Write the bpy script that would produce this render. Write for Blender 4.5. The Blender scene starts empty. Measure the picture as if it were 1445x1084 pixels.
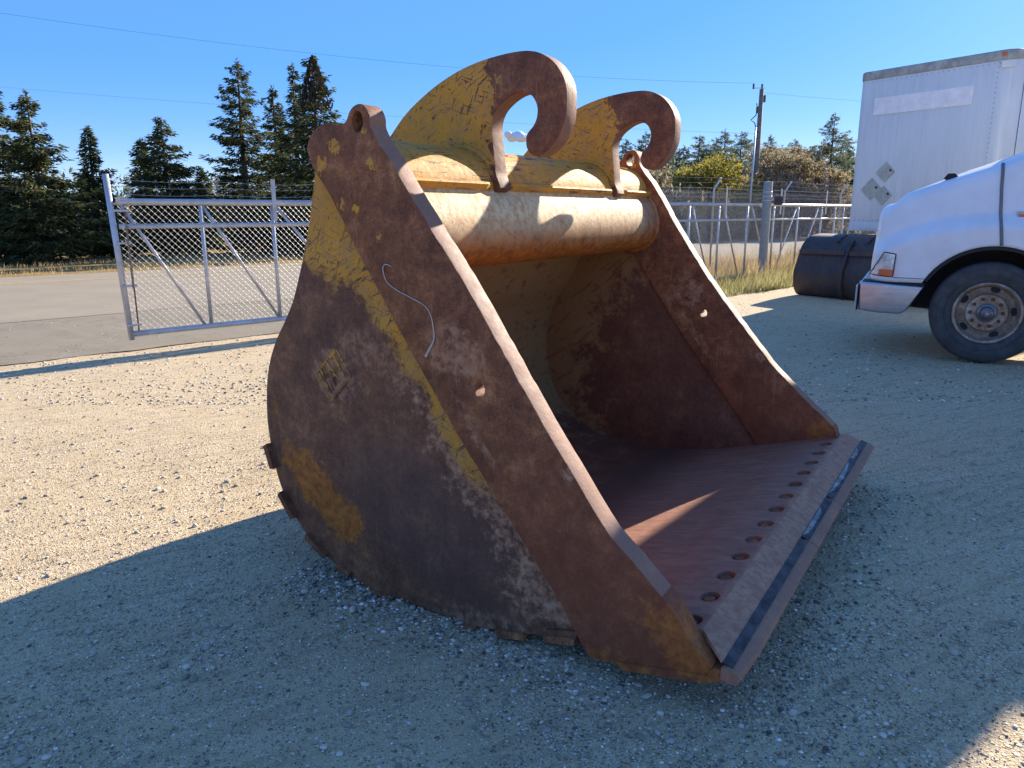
import bpy, bmesh, math, random
import numpy as np
from math import sin, cos, pi, radians, sqrt, atan2
from mathutils import Vector, Matrix, Euler
random.seed(7); rng = np.random.default_rng(7)
S = bpy.context.scene
COL = S.collection

# ------------------------------------------------------------------ camera, world, sun, exposure
CAM_H = 1.55
cd = bpy.data.cameras.new('camera'); cam = bpy.data.objects.new('camera', cd); COL.objects.link(cam); S.camera = cam
cd.sensor_fit = 'HORIZONTAL'; cd.sensor_width = 36.0; cd.lens = 36.0*1040/1445
cd.clip_start = 0.05; cd.clip_end = 6000
_p = math.atan((542-302)/1040); _r = radians(0.2)
_fw = Vector((0, cos(_p), -sin(_p))); _up = Vector((0, sin(_p), cos(_p))); _rt = Vector((1, 0, 0))
_rt2 = cos(_r)*_rt - sin(_r)*_up; _up2 = sin(_r)*_rt + cos(_r)*_up
cam.matrix_world = Matrix(((_rt2.x, _up2.x, -_fw.x, 0), (_rt2.y, _up2.y, -_fw.y, 0), (_rt2.z, _up2.z, -_fw.z, CAM_H), (0, 0, 0, 1)))

SUN_AZ, SUN_EL = radians(41.2), radians(23.8)
w = bpy.data.worlds.new('World'); S.world = w; w.use_nodes = True
nt = w.node_tree; bg = nt.nodes['Background']
sky = nt.nodes.new('ShaderNodeTexSky'); sky.sky_type = 'NISHITA'; sky.sun_disc = False
sky.sun_elevation = SUN_EL; sky.sun_rotation = SUN_AZ; sky.altitude = 650; sky.air_density = 1.0; sky.dust_density = 0.25; sky.ozone_density = 3.0
_sep = nt.nodes.new('ShaderNodeSeparateColor'); _sep.mode = 'HSV'; _com = nt.nodes.new('ShaderNodeCombineColor'); _com.mode = 'HSV'
nt.links.new(sky.outputs[0], _sep.inputs[0])
def _pw(i, e, k):      # even, strongly blue autumn sky: flatter brightness, deeper saturation everywhere
    a = nt.nodes.new('ShaderNodeMath'); a.operation = 'POWER'; nt.links.new(_sep.outputs[i], a.inputs[0]); a.inputs[1].default_value = e
    b = nt.nodes.new('ShaderNodeMath'); b.operation = 'MULTIPLY'; nt.links.new(a.outputs[0], b.inputs[0]); b.inputs[1].default_value = k
    nt.links.new(b.outputs[0], _com.inputs[i])
_hs = nt.nodes.new('ShaderNodeMapRange'); nt.links.new(_sep.outputs[1], _hs.inputs[0]); _hs.inputs[1].default_value = 0.25; _hs.inputs[2].default_value = 0.70; _hs.inputs[3].default_value = 0.597; _hs.inputs[4].default_value = 0.622; nt.links.new(_hs.outputs[0], _com.inputs[0])
_pw(1, 0.42, 1.07); _pw(2, 0.30, 2.72)
_mn = nt.nodes.new('ShaderNodeMath'); _mn.operation = 'MINIMUM'; _mn.inputs[1].default_value = 0.865; nt.links.new(_com.inputs[1].links[0].from_socket, _mn.inputs[0]); nt.links.new(_mn.outputs[0], _com.inputs[1])
nt.links.new(_com.outputs[0], bg.inputs[0]); bg.inputs[1].default_value = 0.10
sd = bpy.data.lights.new('sun', 'SUN'); sun = bpy.data.objects.new('sun', sd); COL.objects.link(sun)
sd.energy = 5.0; sd.angle = radians(0.5); sd.color = (1.0, 0.90, 0.76)
_S = Vector((sin(SUN_AZ)*cos(SUN_EL), cos(SUN_AZ)*cos(SUN_EL), sin(SUN_EL)))
sun.rotation_euler = _S.to_track_quat('Z', 'Y').to_euler(); sun.location = (0, 0, 30)
S.view_settings.view_transform = 'Standard'; S.view_settings.look = 'None'; S.view_settings.gamma = 1.0
S.view_settings.use_curve_mapping = False; S.view_settings.exposure = 1.4

def ray_at(px, py, d):      # world point seen at photo pixel (px, py) at depth y = d
    v = cam.matrix_world.to_3x3() @ Vector(((px-722.5)/1040, (542-py)/1040, -1.0))
    return Vector((0, 0, CAM_H)) + v*(d/v.y)
# ------------------------------------------------------------------ node maths
class V:
    def __init__(s, nt, sock): s.nt, s.s = nt, sock
    def _m(s, op, b=None, c=None, clamp=False):
        n = s.nt.nodes.new('ShaderNodeMath'); n.operation = op; n.use_clamp = clamp
        for i, x in enumerate((s, b, c)):
            if x is None: continue
            if isinstance(x, V): s.nt.links.new(x.s, n.inputs[i])
            else: n.inputs[i].default_value = float(x)
        return V(s.nt, n.outputs[0])
    def __add__(s, o): return s._m('ADD', o)
    __radd__ = __add__
    def __mul__(s, o): return s._m('MULTIPLY', o)
    __rmul__ = __mul__
    def __sub__(s, o): return s._m('SUBTRACT', o)
    def __rsub__(s, o): return (s*-1.0) + o
    def __truediv__(s, o): return s._m('DIVIDE', o)
    def abs(s): return s._m('ABSOLUTE')
    def sqrt(s): return s._m('SQRT')
    def pow(s, e): return s._m('POWER', e)
    def max(s, o): return s._m('MAXIMUM', o)
    def min(s, o): return s._m('MINIMUM', o)
    def clamp(s): return s._m('ADD', 0.0, clamp=True)
    def step(s, a, b):   # smoothstep a->b (a<b or a>b)
        n = s.nt.nodes.new('ShaderNodeMapRange'); n.interpolation_type = 'SMOOTHSTEP'
        s.nt.links.new(s.s, n.inputs[0])
        if a < b: n.inputs[1].default_value, n.inputs[2].default_value, n.inputs[3].default_value, n.inputs[4].default_value = a, b, 0, 1
        else: n.inputs[1].default_value, n.inputs[2].default_value, n.inputs[3].default_value, n.inputs[4].default_value = b, a, 1, 0
        return V(s.nt, n.outputs[0])

class Mat:
    def __init__(s, name, coord='Object'):
        s.m = bpy.data.materials.new(name); s.m.use_nodes = True; s.nt = s.m.node_tree
        s.b = s.nt.nodes['Principled BSDF']
        s.tc = s.nt.nodes.new('ShaderNodeTexCoord').outputs[coord]
        x = s.nt.nodes.new('ShaderNodeSeparateXYZ'); s.nt.links.new(s.tc, x.inputs[0])
        s.x, s.y, s.z = (V(s.nt, x.outputs[i]) for i in range(3))
    def vec(s, sc=(1, 1, 1), rot=(0, 0, 0), loc=(0, 0, 0)):
        n = s.nt.nodes.new('ShaderNodeMapping'); src = s.tc
        if any(rot):
            r_ = s.nt.nodes.new('ShaderNodeMapping'); s.nt.links.new(src, r_.inputs[0]); r_.inputs['Rotation'].default_value = rot; src = r_.outputs[0]; rot = (0, 0, 0)
        s.nt.links.new(src, n.inputs[0])
        n.inputs['Scale'].default_value = sc; n.inputs['Rotation'].default_value = rot; n.inputs['Location'].default_value = loc
        return n.outputs[0]
    def noise(s, scale=5, detail=5, rough=0.6, dist=0.0, sc=(1, 1, 1), rot=(0, 0, 0), loc=(0, 0, 0)):
        n = s.nt.nodes.new('ShaderNodeTexNoise'); s.nt.links.new(s.vec(sc, rot, loc), n.inputs['Vector'])
        n.inputs['Scale'].default_value = scale; n.inputs['Detail'].default_value = detail
        n.inputs['Roughness'].default_value = rough; n.inputs['Distortion'].default_value = dist
        return V(s.nt, n.outputs[0])
    def vor(s, scale=50, feature='F1', out='Distance', sc=(1, 1, 1), rnd=1.0):
        n = s.nt.nodes.new('ShaderNodeTexVoronoi'); n.feature = feature
        s.nt.links.new(s.vec(sc), n.inputs['Vector']); n.inputs['Scale'].default_value = scale; n.inputs['Randomness'].default_value = rnd
        return n.outputs[out]
    def mix(s, f, a, b):
        n = s.nt.nodes.new('ShaderNodeMix'); n.data_type = 'RGBA'
        if isinstance(f, V): s.nt.links.new(f.s, n.inputs[0])
        else: n.inputs[0].default_value = f
        for i, c in ((6, a), (7, b)):
            if isinstance(c, tuple): n.inputs[i].default_value = (*c, 1)
            else: s.nt.links.new(c, n.inputs[i])
        return n.outputs[2]
    def ramp(s, f, stops):
        n = s.nt.nodes.new('ShaderNodeValToRGB'); s.nt.links.new(f.s, n.inputs[0]); e = n.color_ramp.elements
        while len(e) < len(stops): e.new(0.5)
        for k, (p, c) in enumerate(stops): e[k].position = p; e[k].color = (*c, 1)
        return n.outputs[0]
    def out(s, col=None, rough=0.6, metal=0.0, bump=None, strength=0.4, dist=0.01, spec=None):
        b = s.b
        if col is not None:
            if isinstance(col, tuple): b.inputs['Base Color'].default_value = (*col, 1)
            else: s.nt.links.new(col, b.inputs['Base Color'])
        if isinstance(rough, V): s.nt.links.new(rough.s, b.inputs['Roughness'])
        else: b.inputs['Roughness'].default_value = rough
        b.inputs['Metallic'].default_value = metal
        if spec is not None: b.inputs['Specular IOR Level'].default_value = spec
        if bump is not None:
            n = s.nt.nodes.new('ShaderNodeBump'); s.nt.links.new(bump.s, n.inputs['Height'])
            n.inputs['Strength'].default_value = strength; n.inputs['Distance'].default_value = dist
            s.nt.links.new(n.outputs[0], b.inputs['Normal'])
        return s.m
    def blob(s, cu, cz, ru, rz, rot=0.0):     # soft ellipse in the u,z plane of the bucket, 1 in the middle
        c, q = cos(rot), sin(rot)
        dx, dz = s.x - cu, s.z - cz
        a = (dx*c + dz*q)/ru; b = (dz*c - dx*q)/rz
        return 1.0 - (a*a + b*b).sqrt()

def plain(name, col, rough=0.6, metal=0.0, var=0.12, scale=20, bump=0.15):
    m = Mat(name); n = m.noise(scale, 4)
    c = m.mix(n.step(0.3, 0.7), tuple(x*(1-var) for x in col), tuple(min(1, x*(1+var)) for x in col))
    return m.out(c, rough, metal, n, bump, 0.005)

# ------------------------------------------------------------------ object helpers
def obj(name, me, mat=None, parent=None, smooth=None):
    o = bpy.data.objects.new(name, me); COL.objects.link(o)
    if mat is not None and not me.materials: me.materials.append(mat)
    if parent is not None: o.parent = parent
    if smooth is not None:
        me.shade_smooth() if smooth is True else (me.shade_smooth(), me.set_sharp_from_angle(angle=radians(smooth)))
    return o
def tag(o, label=None, cat=None, group=None, kind=None):
    if label: o['label'] = label
    if cat: o['category'] = cat
    if group: o['group'] = group
    if kind: o['kind'] = kind
    return o
def thing(name, label, cat, loc=(0, 0, 0), rz=0.0, group=None):
    o = bpy.data.objects.new(name, None); COL.objects.link(o); o.location = loc; o.rotation_euler = (0, 0, rz)
    o.empty_display_size = 0.2
    return tag(o, label, cat, group)
def pyd(verts, faces):
    me = bpy.data.meshes.new('m'); me.from_pydata([tuple(v) for v in verts], [], faces); me.update(); return me
def spline(pts, n=6, closed=False):
    P = [np.array(p, float) for p in pts]; out = []; N = len(P)
    rngi = range(N if closed else N-1)
    for i in rngi:
        if closed: a, b, c, d = P[(i-1) % N], P[i], P[(i+1) % N], P[(i+2) % N]
        else: a, b, c, d = P[max(i-1, 0)], P[i], P[i+1], P[min(i+2, N-1)]
        for k in range(n):
            t = k/n
            out.append(0.5*((2*b) + (-a+c)*t + (2*a-5*b+4*c-d)*t*t + (-a+3*b-3*c+d)*t**3))
    if not closed: out.append(P[-1])
    return [tuple(p) for p in out]
def circ(cx, cy, r, n=24, ry=None, jag=0.0):
    ry = ry or r
    return [(cx + r*(1+random.uniform(-jag, jag))*cos(2*pi*i/n), cy + ry*(1+random.uniform(-jag, jag))*sin(2*pi*i/n)) for i in range(n)]
def plate(outline, w0, w1, holes=(), bevel=0.004, res=2, order='uzw'):
    """fill an outline in the (u, z) plane and give it thickness w0..w1; returns a mesh"""
    cu = bpy.data.curves.new('c', 'CURVE'); cu.dimensions = '2D'; cu.fill_mode = 'BOTH'
    for pts in (outline, *holes):
        sp = cu.splines.new('POLY'); sp.points.add(len(pts)-1)
        for k, p in enumerate(pts): sp.points[k].co = (p[0], p[1], 0, 1)
        sp.use_cyclic_u = True
    th = abs(w1-w0); bevel = min(bevel, th*0.45)
    cu.extrude = th/2 - bevel; cu.bevel_depth = bevel; cu.offset = -bevel; cu.bevel_resolution = res
    o = bpy.data.objects.new('tmp', cu); COL.objects.link(o)
    dg = bpy.context.evaluated_depsgraph_get(); me = bpy.data.meshes.new_from_object(o.evaluated_get(dg))
    bpy.data.objects.remove(o); bpy.data.curves.remove(cu)
    n = len(me.vertices); a = np.empty(n*3, np.float32); me.vertices.foreach_get('co', a); a = a.reshape(-1, 3)
    mid = (w0+w1)/2
    if order == 'uzw': b = np.stack([a[:, 0], a[:, 2]+mid, a[:, 1]], 1); flip = True
    else: b = np.stack([a[:, 0], a[:, 1], a[:, 2]+mid], 1); flip = False
    me.vertices.foreach_set('co', b.ravel().astype(np.float32))
    me.materials.clear()
    bm = bmesh.new(); bm.from_mesh(me)
    bmesh.ops.remove_doubles(bm, verts=bm.verts, dist=1e-5)
    bmesh.ops.recalc_face_normals(bm, faces=bm.faces)
    bm.to_mesh(me); bm.free(); me.update()
    return me
def bm_box(bm, c, s, rot=None):
    m = Matrix.Translation(c) @ (rot.to_4x4() if rot is not None else Matrix()) @ Matrix.Diagonal((s[0], s[1], s[2], 1))
    bmesh.ops.create_cube(bm, size=1.0, matrix=m)
def box(c, s, rot=None, bevel=0.0):
    bm = bmesh.new(); bm_box(bm, c, s, rot)
    if bevel: bmesh.ops.bevel(bm, geom=bm.edges[:], offset=bevel, segments=2, affect='EDGES', profile=0.5)
    me = bpy.data.meshes.new('m'); bm.to_mesh(me); bm.free(); return me
def tube_geo(pts, r, seg=8, rads=None, caps=True):
    P = [Vector(p) for p in pts]; n = len(P); vs, fs = [], []; up = None
    for i in range(n):
        t = (P[min(i+1, n-1)] - P[max(i-1, 0)]).normalized()
        if up is None: up = t.orthogonal().normalized()
        up = (up - t*up.dot(t)).normalized(); sd_ = t.cross(up)
        rr = rads[i] if rads else r
        for k in range(seg):
            a = 2*pi*k/seg; vs.append(P[i] + (up*cos(a) + sd_*sin(a))*rr)
    for i in range(n-1):
        for k in range(seg):
            k2 = (k+1) % seg; fs.append((i*seg+k, i*seg+k2, (i+1)*seg+k2, (i+1)*seg+k))
    if caps: fs.append(tuple(range(seg))[::-1]); fs.append(tuple(range((n-1)*seg, n*seg)))
    return vs, fs
class MB:
    def __init__(s): s.v, s.f = [], []
    def add(s, vf): 
        o = len(s.v); s.v += [tuple(x) for x in vf[0]]; s.f += [tuple(i+o for i in f) for f in vf[1]]; return s
    def tube(s, pts, r, seg=8, rads=None): return s.add(tube_geo(pts, r, seg, rads))
    def box(s, c, sz, rz=0.0):
        x, y, z = (q/2 for q in sz); R = Matrix.Rotation(rz, 3, 'Z'); C = Vector(c)
        v = [C + R @ Vector((a*x, b*y, d*z)) for a in (-1, 1) for b in (-1, 1) for d in (-1, 1)]
        return s.add((v, [(0, 1, 3, 2), (4, 6, 7, 5), (0, 4, 5, 1), (2, 3, 7, 6), (0, 2, 6, 4), (1, 5, 7, 3)]))
    def mesh(s): return pyd(s.v, s.f)
def tubem(pts, r, seg=8, rads=None): return MB().tube(pts, r, seg, rads).mesh()
def lathe(prof, seg=32, axis='y'):
    """profile of (radius, along); spun about the axis"""
    vs, fs = [], []
    for (r, a) in prof:
        for k in range(seg):
            t = 2*pi*k/seg; vs.append((r*cos(t), a, r*sin(t)))
    for i in range(len(prof)-1):
        for k in range(seg):
            k2 = (k+1) % seg; fs.append((i*seg+k, (i+1)*seg+k, (i+1)*seg+k2, i*seg+k2))
    return pyd(vs, fs)
def fast(V_, F_, mat_idx=None):
    """numpy verts (n,3) and faces (m,k) -> mesh"""
    me = bpy.data.meshes.new('m'); me.vertices.add(len(V_)); me.vertices.foreach_set('co', np.asarray(V_, np.float32).ravel())
    k = F_.shape[1]; m = len(F_); me.loops.add(m*k); me.loops.foreach_set('vertex_index', F_.astype(np.int32).ravel())
    me.polygons.add(m); me.polygons.foreach_set('loop_start', np.arange(0, m*k, k, dtype=np.int32))
    if mat_idx is not None: me.polygons.foreach_set('material_index', np.asarray(mat_idx, np.int32))
    me.update(calc_edges=True); return me

# yard frame: s runs along the fence and road (azimuth 47), n away from the camera
AZ = radians(47); SV = Vector((sin(AZ), cos(AZ), 0)); NV = Vector((-cos(AZ), sin(AZ), 0))
def Y(s, n, z=0.0): return SV*s + NV*n + Vector((0, 0, z))

# ------------------------------------------------------------------ materials of the ground
def m_gravel():
    m = Mat('gravel_ground')
    big = m.noise(0.35, 3); mid = m.noise(3.0, 5, 0.65); fine = m.noise(70, 4, 0.7); fine2 = m.noise(240, 2, 0.6)
    tracks = m.noise(2.2, 4, 0.6, 0.4, sc=(1.0, 9.0, 1), rot=(0, 0, radians(-28)))
    c = m.ramp(mid*0.45 + big*0.25 + fine*0.3, [(0.30, (0.44, 0.325, 0.175)), (0.5, (0.55, 0.415, 0.235)), (0.72, (0.65, 0.505, 0.310))])
    grey = [(0.0, (0.11, 0.085, 0.062)), (0.25, (0.36, 0.270, 0.165)), (0.6, (0.58, 0.445, 0.275)), (0.85, (0.72, 0.59, 0.41)), (1.0, (0.84, 0.77, 0.66))]
    hs = 0
    for (sc_, lo, hi, amt, dens) in ((210, .10, .34, .85, .18), (105, .20, .46, .85, .34), (52, .74, .80, .8, .0)):
        v = m.vor(sc_, 'F1', 'Color'); vd = V(m.nt, m.vor(sc_)); sp = m.nt.nodes.new('ShaderNodeSeparateColor'); m.nt.links.new(v, sp.inputs[0])
        k_ = (V(m.nt, sp.outputs[0]) + (mid-0.5)*1.2).step(lo, hi)*vd.step(0.50, 0.30)
        c = m.mix(k_*amt, c, m.ramp(V(m.nt, sp.outputs[1]), grey))
        hs = (k_*(1.0 - vd))*(60.0/sc_) + hs
    c = m.mix(tracks.step(0.50, 0.62)*0.28, c, (0.24, 0.17, 0.10))
    h = fine*0.4 + mid*0.7 + hs*0.9 + fine2*0.25 + tracks*0.5
    return m.out(c, 0.92, 0, h, 0.6, 0.016, spec=0.2)
def m_asphalt():
    m = Mat('worn_asphalt'); a = m.noise(1.2, 5); f = m.noise(120, 3, 0.7); st = m.noise(0.9, 4, 0.6, 0.5, sc=(0.25, 3, 1), rot=(0, 0, radians(43)))
    c = m.ramp(a*0.4 + f*0.35 + st*0.25, [(0.3, (0.17, 0.143, 0.098)), (0.55, (0.235, 0.197, 0.138)), (0.75, (0.31, 0.262, 0.185))])
    cr = (m.noise(0.9, 4, 0.6, 0.8) - 0.5).abs().step(0.006, 0.002)
    c = m.mix(cr*0.5, c, (0.07, 0.06, 0.05)); c = m.mix(m.noise(0.5, 4, 0.7, loc=(3, 3, 3)).step(0.55, 0.62)*0.35, c, (0.36, 0.29, 0.19))
    return m.out(c, 0.9, 0, f, 0.5, 0.006, spec=0.25)
def m_road():
    m = Mat('road_asphalt'); a = m.noise(0.8, 5); f = m.noise(90, 3, 0.7)
    c = m.ramp(a*0.5 + f*0.5, [(0.3, (0.22, 0.18, 0.125)), (0.7, (0.32, 0.265, 0.185))])
    return m.out(c, 0.9, 0, f, 0.4, 0.006, spec=0.25)
def m_field():
    m = Mat('dry_grass_ground'); a = m.noise(0.25, 5); f = m.noise(9, 5, 0.7)
    c = m.ramp(a*0.5 + f*0.5, [(0.3, (0.10, 0.085, 0.03)), (0.5, (0.26, 0.17, 0.065)), (0.7, (0.36, 0.25, 0.11))])
    return m.out(c, 0.95, 0, f, 0.8, 0.05, spec=0.1)
GRAVEL, ASPH, ROAD, FIELD = m_gravel(), m_asphalt(), m_road(), m_field()

# ------------------------------------------------------------------ ground
def quad_strip(name, pts, z, mat, label=None):
    me = pyd([Vector((p[0], p[1], z)) for p in pts], [tuple(range(len(pts)))])
    o = obj(name, me, mat); o['kind'] = 'structure'
    if label: o['label'] = label
    return o
# whole-country sheet, then the yard, apron, road and verges each 4 mm above the one below
quad_strip('ground', [(-2500, -2500), (2500, -2500), (2500, 2500), (-2500, 2500)], -0.06, FIELD, 'dry grassland running to the horizon')
def wavy(s0, s1, n0, amp, step, seed):
    r = random.Random(seed); out = []; s_ = s0
    while s_ <= s1: 
        out.append(Y(s_, n0 + r.uniform(-amp, amp))); s_ += step
    return out
# gravel yard, finely undulating near the camera
gx = np.concatenate([np.linspace(-40, -6, 30)[:-1], np.linspace(-6, 8, 250), np.linspace(8, 45, 32)[1:]])
gy = np.concatenate([np.linspace(-25, 0.2, 14)[:-1], np.linspace(0.2, 12, 230), np.linspace(12, 40, 30)[1:]])
GX, GY = np.meshgrid(gx, gy)
def hnoise(x, y):
    h = 0
    for (fx, fy, a, p) in ((0.9, 0.5, 1, .3), (-0.6, 1.3, .9, 1.1), (2.1, 1.7, .6, 2.0), (3.3, -2.4, .45, .7), (5.1, 6.2, .25, 4.0), (-8.3, 7.1, .16, 2.2), (12.3, 9.1, .10, .9)):
        h = h + a*np.sin(x*fx + y*fy + p)*np.cos(x*fy*0.7 - y*fx*0.8 + 2*p)
    return h
fade = np.clip((13-GY)/4, 0, 1)*np.clip((GX+8)/2, 0, 1)
GZ = hnoise(GX, GY)*0.0045*fade + rng.normal(0, 0.0016, GX.shape)*fade - 0.004*fade
# keep the yard on the near side of the verge line
nn = GX*NV.x + GY*NV.y; ss = GX*SV.x + GY*SV.y
lim = np.where(ss > 10.5, 7.3 + 0.25*np.sin(ss*1.3) + 0.15*np.sin(ss*3.1+1), 9.35 + 0.05*np.sin(ss*2.3))
idx = np.arange(GX.size).reshape(GX.shape)
F = np.stack([idx[:-1, :-1], idx[:-1, 1:], idx[1:, 1:], idx[1:, :-1]], -1).reshape(-1, 4)
keep = ((nn < lim+0.25).ravel()[F]).any(1)
gme = fast(np.stack([GX.ravel(), GY.ravel(), GZ.ravel()], 1), F[keep])
tag(obj('gravel_yard', gme, GRAVEL, smooth=True), 'tan gravel yard', kind='structure')
apr = [Y(-40, 9.25)] + wavy(-38, 11.0, 9.30, 0.05, 0.35, 3) + [Y(12.6, 10.2), Y(14.2, 12.6), Y(14.5, 13.4), Y(-40, 13.4)]
quad_strip('driveway_apron', apr, 0.006, ASPH, 'worn asphalt apron between the gate and the road')
quad_strip('road', [Y(-90, 13.2), Y(260, 12.4), Y(260, 22.2), Y(-90, 22.9)], 0.011, ROAD, 'grey asphalt road behind the gate')
PAINT = plain('yellow_road_paint', (0.50, 0.33, 0.10), 0.8, var=0.3, scale=8)
quad_strip('road_line', [Y(-90, 20.5), Y(260, 20.2), Y(260, 20.33), Y(-90, 20.63)], 0.015, PAINT, 'faded yellow line along the far side of the road')

# ------------------------------------------------------------------ pebbles on the gravel (uncountable)
def pebbles():
    ico = bmesh.new(); bmesh.ops.create_icosphere(ico, subdivisions=1, radius=1.0)
    iv = np.array([v.co[:] for v in ico.verts]); iF = np.array([[v.index for v in f.verts] for f in ico.faces]); ico.free()
    ico2 = bmesh.new(); bmesh.ops.create_icosphere(ico2, subdivisions=2, radius=1.0)
    iv2 = np.array([v.co[:] for v in ico2.verts]); iF2 = np.array([[v.index for v in f.verts] for f in ico2.faces]); ico2.free()
    def make(n, rmin, rmax, ymax, iv, iF, power=2.2, near=0.9):
        # sample in the view wedge, denser near the camera
        d = near + (ymax-near)*rng.random(n)**1.5; a = np.radians(rng.uniform(-44, 44, n))
        x, y = d*np.tan(a), d
        cl = hnoise(x*2.3, y*2.3) + rng.normal(0, .8, n); k = cl > -0.9
        x, y = x[k], y[k]; n = len(x)
        r = rmin + (rmax-rmin)*rng.random(n)**power
        sx, sy, sz = r*rng.uniform(.8, 1.45, n), r*rng.uniform(.7, 1.1, n), r*rng.uniform(.4, .75, n)
        th = rng.uniform(0, 2*pi, n)
        base = iv[None]*(1 + rng.normal(0, .09, (n, len(iv), 1)))
        px, py, pz = base[..., 0]*sx[:, None], base[..., 1]*sy[:, None], base[..., 2]*sz[:, None]
        X = px*np.cos(th)[:, None] - py*np.sin(th)[:, None] + x[:, None]; Yy = px*np.sin(th)[:, None] + py*np.cos(th)[:, None] + y[:, None]
        gz = hnoise(x, y)*0.0045 - 0.002
        Z = pz + (gz + sz*rng.uniform(-0.25, .55, n))[:, None]
        V_ = np.stack([X, Yy, Z], -1).reshape(-1, 3); F_ = (iF[None] + (np.arange(n)*len(iv))[:, None, None]).reshape(-1, 3)
        shade = np.clip(rng.normal(.50, .30, n), 0, 1); shade = np.repeat(shade, len(iv))
        return V_, F_, shade
    ov = np.array([(1, 0, 0), (-1, 0, 0), (0, 1, 0), (0, -1, 0), (0, 0, 1), (0, 0, -1)], float); oF = np.array([(0, 2, 4), (2, 1, 4), (1, 3, 4), (3, 0, 4), (2, 0, 5), (1, 2, 5), (3, 1, 5), (0, 3, 5)])
    A = make(26000, 0.0027, 0.0062, 7.5, iv, iF)
    T_ = make(95000, 0.0020, 0.0046, 5.2, ov, oF, 1.5)
    B = make(3600, 0.006, 0.0155, 8.0, iv2, iF2, 3.0)
    B[2][:] = 0.22 + B[2]*0.55
    C_ = make(10000, 0.006, 0.016, 16, iv, iF, 2.0, near=6)
    Vs, Fs, Sh, o = [], [], [], 0
    n = 2600; k = (rng.random(n) < .35).astype(int)      # grit pushed up along the heel and under the lip
    u = np.where(k == 0, rng.uniform(-1.95, -0.35, n), rng.normal(0.06, 0.16, n)); wv = np.where(k == 0, rng.normal(-0.03, 0.09, n), rng.uniform(0, 2.5, n))
    bx = 0.6898 + u*cos(radians(32.8)) + wv*sin(radians(32.8)); by = 1.9749 - u*sin(radians(32.8)) + wv*cos(radians(32.8))
    hz = np.where(k == 0, 0.014*np.exp(-((wv-0.02)/0.07)**2)*np.exp(-((u+1.45)/0.45)**4), 0.004)*rng.random(n)
    r = rng.uniform(.0025, .0085, n)*np.where(rng.random(n) > .93, 1.5, 1); base = iv[None]*(1 + rng.normal(0, .1, (n, len(iv), 1)))*r[:, None, None]*np.array((1.2, .95, .7))
    D_ = ((base + np.stack([bx, by, hz + r*.2], 1)[:, None]).reshape(-1, 3), (iF[None] + (np.arange(n)*len(iv))[:, None, None]).reshape(-1, 3), np.repeat(np.clip(rng.normal(.42, .28, n), 0, 1), len(iv)))
    for (v, f, s_) in (A, T_, B, C_, D_): Vs.append(v); Fs.append(f+o); Sh.append(s_); o += len(v)
    Vs, Fs, Sh = np.concatenate(Vs), np.concatenate(Fs), np.concatenate(Sh)
    me = fast(Vs, Fs); at = me.attributes.new('shade', 'FLOAT', 'POINT'); at.data.foreach_set('value', Sh.astype(np.float32))
    m = Mat('pebble_stone'); an = m.nt.nodes.new('ShaderNodeAttribute'); an.attribute_name = 'shade'
    c = m.ramp(V(m.nt, an.outputs['Fac']), [(0.0, (0.11, 0.088, 0.070)), (0.3, (0.30, 0.24, 0.18)), (0.6, (0.50, 0.41, 0.31)), (0.82, (0.70, 0.61, 0.49)), (1.0, (0.84, 0.78, 0.68))])
    tag(obj('gravel', me, m.out(c, 0.85, spec=0.3), smooth=True), 'loose pebbles and gravel stones over the yard', kind='stuff')
pebbles()

# ================================================================== THE EXCAVATOR BUCKET
BK = thing('excavator_bucket', 'huge rusty excavator bucket with two yellow hooks standing on the gravel', 'excavator bucket', (0.6898, 1.9749, 0), radians(-32.8))

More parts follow.
